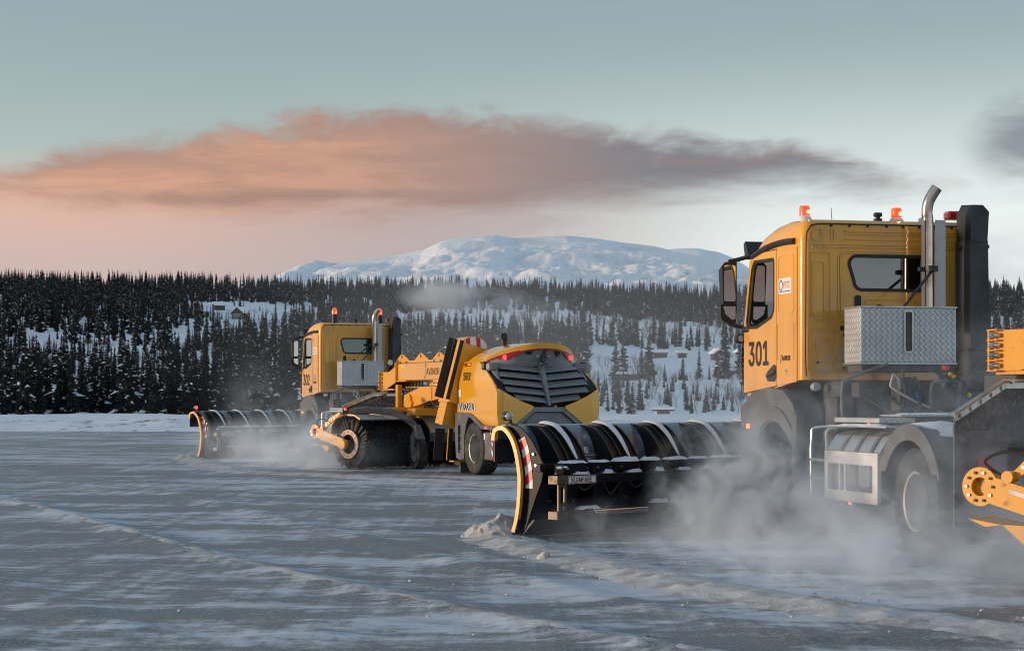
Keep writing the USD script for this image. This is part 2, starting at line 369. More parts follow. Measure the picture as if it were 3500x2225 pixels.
# the frozen airfield: asphalt with wind-blown snow, ice and grit
def airfield_material():
    N = {'g': ('geometry', {}),
         'm1': ('mapping', {'scale': (0.34, 0.62, 1.0), 'rotation': (0, 0, 0.18)}), 'n1': ('noise_texture', {'scale': 1.0, 'detail': 11.0, 'roughness': 0.74, 'distortion': 0.4}),
         'm2': ('mapping', {'scale': (0.07, 0.11, 1.0), 'rotation': (0, 0, 0.1)}), 'n2': ('noise_texture', {'scale': 1.0, 'detail': 3.0, 'roughness': 0.5}),
         'm3': ('mapping', {'scale': (3.2, 4.6, 1.0), 'rotation': (0, 0, 0.12)}), 'n3': ('noise_texture', {'scale': 1.0, 'detail': 8.0, 'roughness': 0.78}),
         'n4': ('noise_texture', {'scale': 38.0, 'detail': 3.0, 'roughness': 0.7}),
         'a': ('math', {'math_type': 'multiply_add', 'value2': 0.9}), 'b': ('math', {'math_type': 'multiply_add', 'value2': 0.35}), 'c': ('math', {'math_type': 'multiply_add', 'value2': 0.36}),
         'm5': ('mapping', {'scale': (5.5, 0.10, 1.0), 'rotation': (0, 0, -0.37)}), 'n5': ('noise_texture', {'scale': 1.0, 'detail': 4.0, 'roughness': 0.6}), 'e': ('math', {'math_type': 'multiply_add', 'value2': 0.20}),
         'k0': ('value', {'value': -0.905}),
         'f': ('map_range', {'range_type': 'smoothstep', 'from_min': 0.36, 'from_max': 0.50, 'to_min': 0.0, 'to_max': 1.0, 'clamp': True}),
         'grit': ('rgb_ramp', {'ramp': [(0.32, (0.055, 0.059, 0.062)), (0.5, (0.125, 0.131, 0.135)), (0.66, (0.28, 0.295, 0.305))]}),
         'sn': ('rgb_ramp', {'ramp': [(0.25, (0.36, 0.385, 0.42)), (0.7, (0.68, 0.72, 0.77))]}),
         'x': ('mix', {}), 'ro': ('map_range', {'from_min': 0.0, 'from_max': 1.0, 'to_min': 0.42, 'to_max': 0.62}),
         'h': ('math', {'math_type': 'multiply_add', 'value2': 0.4}),
         'bp': ('bump', {'strength': 0.55, 'distance': 0.02}), 'p': ('principled_bsdf', {'specular_ior_level': 0.4})}
    L = [('g.position', 'm1.vector'), ('g.position', 'm2.vector'), ('g.position', 'm3.vector'), ('g.position', 'n4.vector'), ('m1.vector', 'n1.vector'), ('m2.vector', 'n2.vector'), ('m3.vector', 'n3.vector'),
         ('n1.fac', 'a.value1'), ('g.position', 'm5.vector'), ('m5.vector', 'n5.vector'), ('n5.fac', 'e.value1'), ('k0.value', 'e.value3'), ('e.value', 'c.value3'), ('n2.fac', 'b.value1'), ('n3.fac', 'c.value1'), ('c.value', 'b.value3'), ('b.value', 'a.value3'), ('n4.fac', 'grit.fac'), ('n3.fac', 'sn.fac'),
         ('f.result', 'x.fac'), ('grit.color', 'x.color1'), ('sn.color', 'x.color2'), ('x.color', 'p.base_color'), ('f.result', 'ro.value'), ('ro.result', 'p.roughness'),
         ('n4.fac', 'h.value1'), ('f.result', 'h.value3'), ('h.value', 'bp.height'), ('bp.normal', 'p.normal')]
    N['off'] = ('math', {'math_type': 'add', 'value2': 0.42}); L += [('a.value', 'off.value1'), ('off.value', 'f.value')]
    return usdkit.material(stage, LK + 'airfield', N, L, surface='p.BSDF')
AIRFIELD = airfield_material()

def near_line(X, Y, pts):
    """Distance from the points to a polyline, and how far along it."""
    best = np.full(np.shape(X), 1e9); at = np.zeros(np.shape(X)); run = 0.0
    for (x0, y0), (x1, y1) in zip(pts[:-1], pts[1:]):
        L = math.hypot(x1 - x0, y1 - y0); t = np.clip(((X - x0) * (x1 - x0) + (Y - y0) * (y1 - y0)) / L ** 2, 0, 1)
        d = np.hypot(X - x0 - t * (x1 - x0), Y - y0 - t * (y1 - y0)); at = np.where(d < best, run + t * L, at); best = np.minimum(best, d); run += L
    return best, at
RIDGES = [([(1.6, 10.6), (.62, 12.4), (-1.56, 16.5), (-2.87, 19.2), (-6.8, 28.4), (-11, 38)], .22, .045), ([(1.9, 12.6), (.76, 15.1), (-.9, 19.6), (-2.6, 24.5), (-5.6, 33)], .20, .030), ([(-2.6, 13.2), (-5.0, 18.0), (-8.4, 25.5)], .25, .025), ([(.2, 17.9), (-1.2, 22.5), (-3.4, 29.5)], .18, .018)]
def airfield_z(X, Y):
    z = 0.022 * (meshkit.fbm(np.stack([X / 3.2, Y / 1.1, 0 * X], -1), 4, 5) - 0.5)
    lump = meshkit.fbm(np.stack([X / .30, Y / .30, 0 * X], -1), 4, 15)
    for pts, w, h in RIDGES:
        d, at = near_line(X, Y, pts); z = z + h * np.exp(-(d / w) ** 2) * (0.3 + 1.3 * lump)
    front = np.clip((14.6 - Y) / 3, 0, 1)
    z = z + front * 0.20 * np.clip(meshkit.fbm(np.stack([X / 1.3 + 3, Y / .75, 0 * X], -1), 4, 8) - 0.46, 0, 1)
    return z
_yy = np.concatenate([[-60, -20, 0, 4], np.geomspace(9, 104.4, 620)])
_uu = np.concatenate([[-6, -3, -1, -.6], np.linspace(-.34, .40, 420), [.7, 1, 3, 6]])
def _air(u, y):
    X = u * np.maximum(y, 25.0)
    return np.stack([X, y, airfield_z(X, y)], -1)
tag(obj('airfield', grid_mesh(_uu, _yy, _air), AIRFIELD, smooth=True), kind='structure')
# snow thrown up in ridges by the plows, and the bank along the field's edge
def dirty_snow(name, clean, dirt, lo, hi, scale, bump):
    return usdkit.material(stage, LK + name, {
        'g': ('geometry', {}), 'n': ('noise_texture', {'scale': scale, 'detail': 8.0, 'roughness': 0.68}), 'n2': ('noise_texture', {'scale': scale * 7, 'detail': 4.0, 'roughness': 0.7}),
        'm': ('map_range', {'range_type': 'smoothstep', 'from_min': lo, 'from_max': hi, 'to_min': 0.0, 'to_max': 1.0, 'clamp': True}), 'x': ('mix', {'color1': clean, 'color2': dirt}),
        'b': ('bump', {'strength': 0.7, 'distance': bump}), 'p': ('principled_bsdf', {'roughness': 0.85, 'specular_ior_level': 0.15})},
        [('g.position', 'n.vector'), ('g.position', 'n2.vector'), ('n.fac', 'm.value'), ('m.result', 'x.fac'), ('x.color', 'p.base_color'), ('n2.fac', 'b.height'), ('b.normal', 'p.normal')], surface='p.BSDF')
THROWN = dirty_snow('thrown_snow', (0.54, 0.535, 0.535), (0.27, 0.25, 0.235), 0.40, 0.70, 2.2, 0.02)
BANKS = dirty_snow('bank_snow', (0.76, 0.79, 0.84), (0.20, 0.175, 0.15), 0.52, 0.68, 0.9, 0.06)
def windrow(name, pts, width, height, seed, label, cell=.045):
    p = np.array(pts, float); L = np.concatenate([[0], np.cumsum(np.linalg.norm(np.diff(p, axis=0), axis=1))]); nn = int(L[-1] / cell); m = int(width * 2.2 / cell)
    s_ = np.linspace(0, L[-1], nn); c = np.stack([np.interp(s_, L, p[:, k]) for k in (0, 1)], 1); d = np.gradient(c, axis=0); d = np.stack([np.convolve(np.pad(d[:, k], 12, 'edge'), np.ones(25) / 25, 'valid') for k in (0, 1)], 1); d /= np.linalg.norm(d, axis=1, keepdims=True); nrm = np.stack([-d[:, 1], d[:, 0]], 1)
    a = np.linspace(-1.1, 1.1, m); P = c[:, None] + nrm[:, None] * a[None, :, None] * width
    X, Y = P[..., 0], P[..., 1]; f1 = meshkit.fbm(np.stack([X / .55, Y / .55, 0 * X], -1), 3, seed); f2 = meshkit.fbm(np.stack([X / .15, Y / .15, 0 * X], -1), 4, seed + 9); lum = np.clip(f2 - .5, 0, 1) * 1.0
    e = np.clip(np.minimum(s_, L[-1] - s_) / .8, 0, 1)[:, None]
    z = e * (height * np.exp(-(a / .55) ** 2)[None] * (.55 + .9 * f1) + .17 * lum * np.exp(-(a / .8) ** 2)[None] * min(1, height * 9)) - .02 - .03 * (np.abs(a) > .98)[None] * 1.0
    z = z + airfield_z(X, Y)
    i, j = np.meshgrid(np.arange(nn - 1), np.arange(m - 1), indexing='ij'); q = np.stack([i * m + j, (i + 1) * m + j, (i + 1) * m + j + 1, i * m + j + 1], -1).reshape(-1, 4)
    return tag(obj(name, (np.stack([X, Y, z], -1).reshape(-1, 3), np.vstack([q[:, [0, 1, 2]], q[:, [0, 2, 3]]])[:, ::-1]), THROWN, smooth=True), label, 'snow ridge', kind='stuff')
windrow('snow_windrow', [(-.25, 22.5), (-.10, 21.4), (.4, 19.7), (1.0, 17.6), (1.66, 15.7), (2.3, 14.5), (3.1, 13.2), (4.4, 11.6), (6.2, 9.8)], 0.70, .065, 3, 'lumpy ridge of snow left behind the near plow')
windrow('snow_windrow', [(-8.3, 51.5), (-6.9, 46.5), (-5.8, 42.5), (-3.44, 40.0), (-1.63, 37.5), (.05, 35.0), (2.2, 32.0), (5.0, 29.0)], .85, .05, 4, 'pale ridge of snow left behind the leading sweeper brush', .09)
for i_, (pts, w_, h_) in enumerate(RIDGES[:3]):
    windrow('snow_line', pts, w_ * (1.0, .8, .7)[i_], (.024, .016, .012)[i_], 30 + i_, ('long thin line of pushed snow crossing the foreground from the left', 'thin line of snow running towards the near plow', 'faint short line of snow at the lower left')[i_], .06)
def heap(name, c, r, h, seed, label):
    R_ = np.linspace(0, 1, 26); A_ = np.linspace(0, 2 * np.pi, 73)
    def f(u, v):
        X, Y = c[0] + r[0] * u * np.cos(v), c[1] + r[1] * u * np.sin(v); Q = np.stack([X, Y, 0 * X], -1)
        return np.stack([X, Y, h * (1 - u ** 1.3) * (.55 + .9 * meshkit.fbm(Q / .22, 4, seed)) + .10 * np.clip(meshkit.fbm(Q / .07, 3, seed + 2) - .5, 0, 1) - .03], -1)
    g_ = grid_mesh(R_, A_, f); return tag(obj(name, g_, THROWN, smooth=True), label, 'snow heap')
heap('snow_heap', (-.13, 22.32), (.46, .48), .25, 6, 'heap of rough snow pushed up against the end of the near plow')
heap('snow_heap', (-8.45, 52.2), (.6, .6), .12, 8, 'small heap of snow at the end of the leading plow')
g = np.random.default_rng(12)
def clod(r, seed):
    m = trimesh.creation.icosphere(2 if r > .02 else 1, r); m.vertices *= (.35 + 1.2 * meshkit.fbm(m.vertices / r * 1.3 + seed, 3, seed))[:, None] * [1.2, 1, .7]; return m
o_ = obj('snow_clod', clod(.052, 3).apply_translation((.30, 18.9, .035)), THROWN, smooth=True); tag(o_, 'largest lump of snow lying alone below the near plow', 'snow lump')
ms = []
for k in range(700):
    t_ = g.uniform(0, 1); j = int(t_ * 7.99); W_ = [(-.12, 21.4), (.4, 19.7), (1.0, 17.6), (1.66, 15.7), (2.3, 14.5), (3.1, 13.2), (4.4, 11.6), (6.2, 9.8), (6.3, 9.7)]; f_ = t_ * 7.99 - j
    x, y = W_[j][0] * (1 - f_) + W_[j + 1][0] * f_ + g.normal(0, .42), W_[j][1] * (1 - f_) + W_[j + 1][1] * f_ + g.normal(0, .3)
    ms.append(clod(.0035 + .012 * g.random() ** 4, k).apply_translation((x, y, .008 + .028 * g.random())))
for k in range(50):
    y = math.exp(g.uniform(math.log(12.5), math.log(30))); ms.append(clod(g.uniform(.006, .016), k).apply_translation((g.uniform(-.27, .12) * y, y, .012)))
tag(obj('snow_crumbs', tri(ms), dirty_snow('grit_crumbs', (0.56, 0.55, 0.54), (0.24, 0.22, 0.20), 0.46, 0.66, 3.0, .01), smooth=True), 'crumbs of snow and grit scattered along the ridge and over the field', 'crumbs', kind='stuff')
def bank_pt(u, v):
    Y = 99.0 + 8.5 * v; X = u; Q = np.stack([X / 3.5, Y / 1.2, 0 * X], -1)
    return np.stack([X, Y, (.30 * np.sin(np.pi * np.clip(v * .9, 0, 1)) ** .8 + .12 * v) * (.25 + 1.3 * meshkit.fbm(Q, 4, 61)) + .14 * (meshkit.fbm(Q * 3.1, 3, 62) - .5) * np.sin(np.pi * np.clip(v, 0, 1)) - .05 + .25 * v], -1)
tag(obj('snow_bank', grid_mesh(np.linspace(-60, 60, 500), np.linspace(0, 1, 28), bank_pt), BANKS, smooth=True), 'low dirty snow bank along the far edge of the airfield', 'snow bank', kind='stuff')
# snow beyond, rising into the hillside
_yy = np.concatenate([np.linspace(104.2, 125, 45), np.geomspace(126, 2200, 150)])
_uu = np.concatenate([[-6, -3, -1, -.6], np.linspace(-.42, .46, 240), [.7, 1, 3, 6]])
tag(obj('snow_field', grid_mesh(_uu, _yy, lambda u, y: np.stack([u * y, y, ground_z(u * y, y)], -1)), SNOW, smooth=True), kind='structure')
# the flat valley all around
_v = np.concatenate([np.geomspace(-30000, -70, 24), [0.0]])
_R = [(0, -0.35)]
_ang = np.linspace(0, 2 * np.pi, 49)[:-1]
tag(obj('valley_ground', grid_mesh(np.linspace(0, 2 * np.pi, 97), np.array([0.0, 80, 400, 2000, 8000, 30000]), lambda a, r: np.stack([r * np.cos(a), r * np.sin(a), np.full_like(r, -2.0)], -1)), SNOW, smooth=True), kind='structure')

# ---------------------------------------------------------------- mountains
def mountain_material(name, rocks, tint):
    return usdkit.material(stage, LK + name, {
        'g': ('geometry', {}), 'm': ('mapping', {'scale': (0.045, 0.022, 0.085)}), 'n': ('noise_texture', {'scale': 1.0, 'detail': 10.0, 'roughness': 0.72, 'distortion': 0.3}),
        'm2': ('mapping', {'scale': (0.0011, 0.0011, 0.003)}), 'n2': ('noise_texture', {'scale': 1.0, 'detail': 4.0}),
        's': ('math', {'math_type': 'multiply_add', 'value2': 0.7}),
        'f': ('map_range', {'range_type': 'smoothstep', 'from_min': rocks, 'from_max': rocks + 0.07, 'to_min': 0.0, 'to_max': 0.75, 'clamp': True}),
        'x': ('mix', {'color1': tint, 'color2': (0.10, 0.10, 0.115)}), 'b': ('bump', {'strength': 0.9, 'distance': 5.0}), 'p': ('principled_bsdf', {'roughness': 0.8, 'specular_ior_level': 0.1})},
        [('g.position', 'm.vector'), ('m.vector', 'n.vector'), ('g.position', 'm2.vector'), ('m2.vector', 'n2.vector'), ('n2.fac', 's.value1'), ('n.fac', 's.value3'), ('s.value', 'f.value'), ('f.result', 'x.fac'), ('x.color', 'p.base_color'), ('n.fac', 'b.height'), ('b.normal', 'p.normal')], surface='p.BSDF')

def mountain(name, D, ridge, depth, rocks, tint, seed):
    """A massif whose crest at distance D has the heights ridge: (x / D, height / D)."""
    U = np.linspace(ridge[0][0], ridge[-1][0], 560); Vv = np.linspace(0, 1, 170)
    def f(u, v):
        h = lerp(u.ravel(), ridge).reshape(u.shape) * D * 1.025
        t = np.where(v < 0.72, v / 0.72, 1 - (v - 0.72) / 0.28 * 0.8)
        s = t ** 0.85
        y = D - depth * (0.72 - v) / 0.72
        X = u * D
        P = np.stack([X / 420, y / 520, 0 * u], -1)
        r = (meshkit.fbm(P, 6, seed) - 0.5) * 2
        rid = 1 - np.abs(meshkit.fbm(np.stack([X / 260 + 0.6 * r, y / 420, 0 * u], -1), 5, seed + 40) * 2 - 1)
        z = h * s * (1 + 0.0 * r) + np.sin(np.pi * np.clip(t, 0, 1)) * (r * 30 + (rid - 0.7) * 36 + (meshkit.fbm(P * 5.5, 5, seed + 70) - 0.5) * 52) + r * 5
        return np.stack([X, y, z - 4], -1)
    return tag(obj(name, grid_mesh(U, Vv, f), mountain_material(name + '_snow', rocks, tint), smooth=True), kind='structure')
def ridge_of(pts): return [((x - 1204) / 4700, (942 - y) / 4700) for x, y in pts]
mountain('snowy_mountain', 5600, ridge_of([(200, 800), (420, 712), (580, 662), (690, 642), (728, 618), (745, 613), (790, 621), (850, 613), (930, 605), (1000, 590), (1040, 571), (1100, 562), (1165, 558), (1210, 565), (1280, 561), (1330, 558), (1400, 563), (1460, 573), (1540, 582), (1600, 597), (1660, 608), (1740, 630), (1900, 668), (2100, 705), (2400, 760)]), 2600, 0.885, (0.90, 0.92, 0.95), 11)
mountain('snowy_mountain', 9500, ridge_of([(1300, 690), (1420, 640), (1500, 607), (1550, 592), (1590, 588), (1640, 587), (1690, 596), (1725, 610), (1780, 645), (1850, 690), (1960, 760)]), 2500, 1.02, (0.84, 0.85, 0.88), 23)

# ---------------------------------------------------------------- spruces
mat('needles', (0.016, 0.022, 0.022), 0.85, noise=(0.9, (0.034, 0.036, 0.028), 0.45, 0.75), spec=0.15)
mat('bark', (0.075, 0.058, 0.048), 0.9, spec=0.2)
mat('tree_snow', (0.60, 0.63, 0.68), 0.8, spec=0.2)
mat('twigs', (0.105, 0.088, 0.082), 0.85, spec=0.2)

def spruce_meshes(seed, R=0.135, whorls=30, snow=0.4, lean=0.0, gaps=0.1):
    """A spruce one metre tall: (trunk, crown, snow) meshes. Drooping boughs with hanging twigs."""
    g = np.random.default_rng(seed); V, F, SV, SF = [], [], [], []
    nb = whorls * 9
    for b in range(nb):
        t = max(0.0, min(0.985, ((b + g.uniform(-4, 4)) / nb))) ** 1.12; z = 0.03 + 0.955 * t
        env = (1 - t) ** 0.80 * (0.60 + 0.40 * min(1, t * 5 + 0.3)) * (0.80 + 0.32 * math.sin(t * 37 + seed) * g.uniform(0, 1))
        if g.random() < gaps: continue
        L = R * env * g.uniform(0.55, 1.25) + 0.007
        a = g.uniform(0, 6.283); d = np.array([math.cos(a), math.sin(a), 0]); s = np.array([-d[1], d[0], 0])
        droop = g.uniform(0.30, 0.75) * (1 - 0.8 * t) - 0.15 * (t > 0.85)
        P = [np.array([0, 0, z]), d * L * 0.5 + [0, 0, z - droop * L * 0.38], d * L + [0, 0, z - droop * L * 0.72 + .10 * L]]
        wd = L * g.uniform(0.15, 0.26) + 0.003; h0 = len(V)
        V += [P[0], P[1] + s * wd - [0, 0, wd * 0.9], P[1] - s * wd - [0, 0, wd * 0.9], P[1], P[2], P[2] * [0.82, 0.82, 1] + s * wd * 0.62 - [0, 0, wd * 0.8], P[2] * [0.82, 0.82, 1] - s * wd * 0.62 - [0, 0, wd * 0.8],
              P[1] * [0.62, 0.62, 1] - [0, 0, wd * 1.5 + 0.012]]
        F += [(h0, h0 + 1, h0 + 3), (h0, h0 + 3, h0 + 2), (h0 + 3, h0 + 5, h0 + 4), (h0 + 3, h0 + 4, h0 + 6), (h0 + 3, h0 + 1, h0 + 5), (h0 + 3, h0 + 6, h0 + 2), (h0, h0 + 3, h0 + 7)]
        if g.random() < snow:
            u0 = g.uniform(0.2, 0.8); c = P[1] * (1 - u0) + P[2] * u0 + [0, 0, 0.003]; q = L * g.uniform(0.10, 0.55) + .003; r = wd * g.uniform(0.5, 1.5) + .002; k = len(SV)
            SV += [c - d * q, c + s * r - [0, 0, r * 0.8], c + d * q * 1.2 - [0, 0, droop * q * 1.4], c - s * r - [0, 0, r * 0.8], c + [0, 0, 0.006]]
            SF += [(k, k + 1, k + 4), (k + 1, k + 2, k + 4), (k + 2, k + 3, k + 4), (k + 3, k, k + 4)]
    # spire
    for i in range(6):
        a = i * 1.05; h0 = len(V); V += [np.array([0, 0, 1.0]), np.array([0.011 * math.cos(a), 0.011 * math.sin(a), 0.95]), np.array([0.011 * math.cos(a + 1), 0.011 * math.sin(a + 1), 0.945])]; F.append((h0, h0 + 1, h0 + 2))
    V = np.array(V); SV = np.array(SV) if SV else np.zeros((0, 3))
    for A in (V, SV):
        if len(A): A[:, 0] += lean * A[:, 2] ** 2
    trunk = cyl((0, 0, -0.03), (lean * 0.9, 0, 0.97), 0.013, 6, 0.002)
    return trunk, (V, np.array(F)), (SV, np.array(SF))

def birch_meshes(seed, stems=4, spread=0.22):
    """A leafless birch thicket one metre tall."""
    g = np.random.default_rng(seed); out = []
    def grow(p, d, L, r, lev):
        pts = [p]; q = p.copy(); dd = d.copy()
        for _ in range(3):
            dd = dd + g.normal(0, 0.10, 3) + [0, 0, 0.06]; dd /= np.linalg.norm(dd); q = q + dd * L / 3; pts.append(q.copy())
        out.append(tube(np.array(pts), np.linspace(r, r * 0.45, 4), 3))
        if lev < 2:
            for _ in range(6 if lev == 0 else 4):
                k = g.uniform(0.3, 1.0); i = min(2, int(k * 3)); f = k * 3 - i; b = pts[i] * (1 - f) + pts[i + 1] * f
                nd = dd * 0.75 + g.normal(0, 0.42, 3) + [0, 0, 0.35]; nd /= np.linalg.norm(nd)
                grow(b, nd, L * g.uniform(0.35, 0.6), r * 0.5, lev + 1)
    for s in range(stems):
        a = g.uniform(0, 6.28); d = np.array([math.cos(a) * spread, math.sin(a) * spread, 1.0]); d /= np.linalg.norm(d)
        grow(np.array([math.cos(a) * 0.05, math.sin(a) * 0.05, -0.02]), d, g.uniform(0.62, 0.85), 0.0085, 0)
    return trimesh.util.concatenate(out)

PROTO = UsdGeom.Xform.Define(stage, '/World/tree_kinds')          # class prims: drawn only where they are referenced
stage.GetPrimAtPath('/World/tree_kinds').SetSpecifier(Sdf.SpecifierClass)
def proto(name, pieces):
    p = stage.DefinePrim('/World/tree_kinds/' + name, 'Xform')
    for nm, m, mt in pieces:
        q = usdkit.mesh(stage, f'{p.GetPath()}/{nm}', m, mt, False).GetPrim()
        if nm != 'trunk': tag(q, kind='stuff')
    return p.GetPath()
KINDS = []
for i, (R, wh, sn, gp) in enumerate([(0.165, 36, 0.022, 0.04), (0.140, 38, 0.05, 0.06), (0.20, 34, 0.075, 0.10), (0.125, 36, 0.012, 0.06), (0.215, 32, 0.11, 0.14)]):
    t, c, s = spruce_meshes(50 + i, R, wh, sn, 0.01 * (i - 2), gp)
    KINDS.append(proto(f'spruce_{i}', [('trunk', t, M['bark']), ('crown', c, M['needles']), ('snow_load', s, M['tree_snow'])]))
BIRCH = [proto(f'birch_{i}', [('branches', birch_meshes(80 + i, st, sp), M['twigs'])]) for i, (st, sp) in enumerate([(3, 0.14), (5, 0.26), (7, 0.40)])]

def copy_of(path, name, label, category, loc, rz, scale, group):
    x = thing(name, label, category, loc, rz, group, scale=scale)
    x.GetReferences().AddInternalReference(path); x.SetInstanceable(True)
    return x

def instancer(name, protos, places, kinds, label, category):
    """places: rows x, y, z, turn, height, width factor."""
    pi = UsdGeom.PointInstancer.Define(stage, numbered('/World/' + name))
    own = []
    for k in protos:
        q = stage.DefinePrim(f'{pi.GetPath()}/{k.name}', 'Xform'); q.GetReferences().AddInternalReference(k); own.append(q.GetPath())
    pi.CreatePrototypesRel().SetTargets(own)
    A = np.asarray(places, float)
    pi.CreatePositionsAttr(Vt.Vec3fArray.FromNumpy(A[:, :3].astype(np.float32)))
    pi.CreateOrientationsAttr(Vt.QuathArray([Gf.Quath(float(math.cos(t / 2)), 0, 0, float(math.sin(t / 2))) for t in A[:, 3]]))
    pi.CreateScalesAttr(Vt.Vec3fArray.FromNumpy(np.stack([A[:, 4] * A[:, 5], A[:, 4] * A[:, 5], A[:, 4]], 1).astype(np.float32)))
    pi.CreateProtoIndicesAttr(Vt.IntArray([int(k) for k in kinds]))
    return tag(pi.GetPrim(), label, category, kind='stuff')

CABIN_SPOTS = [((x - 1204) / 4700 * y, y, r) for x, y, r in ((475, 851, 7), (566, 839, 8), (515, 914, 6), (1545, 567, 9), (1604, 560, 6), (1688, 542, 8), (1743, 547, 7), (1478, 436, 6), (1560, 190, 3), (1555, 213, 3))]
CABIN_SPOTS += [(cx * f, cy * f, 4) for (cx, cy, r) in CABIN_SPOTS[:8] for f in (.985, .97)]
# open snow among the trees: (bearing x / distance, distance) outlines on the ground
def clearing(pts): return sg.Polygon([((x - 1204) / 4700, y) for x, y in pts])
CLEAR = [clearing([(60, 640), (340, 630), (330, 572), (80, 580)]), clearing([(250, 690), (440, 715), (520, 700), (480, 640), (300, 640)]),
         clearing([(455, 990), (780, 985), (785, 905), (640, 690), (560, 640), (470, 690), (500, 830), (455, 880)]),
         clearing([(930, 910), (1120, 960), (1420, 905), (1600, 850), (1800, 760), (2420, 760), (2420, 700), (1700, 680), (1350, 680), (1100, 700), (930, 700)]),
         clearing([(1380, 620), (2420, 600), (2420, 470), (1740, 455), (1560, 440), (1380, 470)])]
OPEN = CLEAR[4].buffer(0.0)
g = np.random.default_rng(21)
cand = []
for _ in range(60000):
    Y = math.sqrt(g.uniform(205 ** 2, 1330 ** 2)); a = g.uniform(-0.275, 0.275)
    cand.append((a, Y))
cand = np.array(cand)
from shapely import contains_xy
inC = [contains_xy(c, cand[:, 0], cand[:, 1]) for c in CLEAR]
clump = meshkit.fbm(np.stack([cand[:, 0] * cand[:, 1] / 22, cand[:, 1] / 30, 0 * cand[:, 0]], -1), 3, 31)
keep = np.full(len(cand), 0.155)
left = cand[:, 0] < -0.03
keep = np.where(left, 0.17, 0.12)
keep = np.where((cand[:, 1] < 460) & ~left, 0.11, keep)                              # sparse birch and spruce groves by the right field
keep = np.where((cand[:, 1] > 860) & ~left, 0.16, keep)
keep = np.where((cand[:, 1] > 572) & (cand[:, 1] < 665) & (cand[:, 0] > 0.025), 0.15, keep)
keep *= np.clip((clump - 0.22) * 4.2, 0.10, 1.3)
for k, c in enumerate(inC): keep = np.where(c, [0.0, 0.004, 0.008, 0.013, 0.0][k] * np.where(clump > 0.52, 3.2, 0.4), keep)
EDGE = [(-0.28, 226), (-0.2, 236), (-0.14, 246), (-0.05, 255), (0.02, 250), (0.05, 216), (0.085, 226), (0.12, 240), (0.28, 230)]
edge = lerp(cand[:, 0], EDGE)
keep = np.where((cand[:, 1] > 300) & (cand[:, 1] < 580) & (cand[:, 0] < -0.14), keep * .7, keep)
keep = np.where(cand[:, 1] < edge, 0, keep)
keep = np.where((cand[:, 1] < edge + 26) & left, 0.45 * np.clip((clump - 0.2) * 4, 0.25, 1), keep)
pick = g.random(len(cand)) < keep
T = cand[pick]; T = T[np.argsort(T[:, 1])]
TX, TY = T[:, 0] * T[:, 1], T[:, 1]; TZ = ground_z(TX, TY)
n = len(T); hgt = g.uniform(5.0, 13.2, n) * np.where(g.random(n) < 0.18, 0.6, 1.0)
inopen = np.any([contains_xy(c, T[:, 0], T[:, 1]) for c in CLEAR], 0); hgt = np.where(inopen, hgt * g.uniform(0.3, 0.8, n), hgt)
hgt = np.where((TY < 330) & (T[:, 0] < -0.03), g.uniform(4.6, 9.8, n), hgt)
hgt = np.where((TY > 290) & (TY < 580) & (T[:, 0] < -0.14), hgt * 0.62, hgt)
hgt = np.where((TY < 430) & (T[:, 0] > 0.02), np.where(T[:, 0] > 0.075, g.uniform(1.6, 4.0, n), g.uniform(2.6, 5.2, n)), hgt)
cab = np.zeros(n, bool)
for cx_, cy_, r_ in CABIN_SPOTS: cab |= np.hypot(TX - cx_, TY - cy_) < r_
hgt = np.where(cab, 0.8, hgt)
kind = g.integers(0, 5, n); kind = np.where(TY > 800, g.integers(0, 4, n), kind)
turn = g.uniform(0, 6.28, n); wide = g.uniform(0.8, 1.15, n)
PLACES = [(-1, 'at the far left end of the forest edge'), (-.215, 'at the forest edge well left of the leading plow'), (-.180, 'at the forest edge just left of the leading plow'), (-.155, 'behind the red lamp end of the leading plow'), (-.130, 'behind the middle of the leading plow'), (-.107, 'behind the cab of truck 302'), (-.070, 'behind the yellow gooseneck of the sweeper unit'), (-.025, 'behind the louvred back of the sweeper unit'), (.036, 'just right of the sweeper unit in the grove'), (.062, 'around the small square shed in the grove'), (.09, 'in the grove left of truck 301'), (.125, 'behind truck 301')]
LOOKS_ = ['dense dark spruce', 'slender dark spruce', 'broad snow-dusted spruce', 'thin spire-like spruce', 'wide ragged snowy spruce']
def place_of(a):
    return [w for lim, w in PLACES if a >= lim][-1]
def tree_words(a, y, k, h):
    size = 'small' if h < 5.2 else 'tall' if h > 8.2 else 'middle-sized'
    w = place_of(a) + (' higher up' if y > 430 else '')
    return f'{size} {LOOKS_[k]} {w}', f'{size} {LOOKS_[k]}s {w}'
near = np.argsort(-(hgt / TY))[:300]; isnear = np.zeros(n, bool); isnear[near] = True
for i in np.nonzero(isnear)[0]:
    lab, gr = tree_words(T[i, 0], TY[i], kind[i], hgt[i])
    copy_of(KINDS[kind[i]], 'spruce', lab, 'spruce tree', (TX[i], TY[i], TZ[i] - 0.1), math.degrees(turn[i]), (hgt[i] * wide[i], hgt[i] * wide[i], hgt[i]), gr)
r = ~isnear
instancer('spruce_forest', KINDS, np.stack([TX, TY, TZ - 0.15, turn, hgt, wide], 1)[r], kind[r], 'dark snow-dusted spruce forest covering the hillside up to the skyline', 'forest')
print('spruces', n)

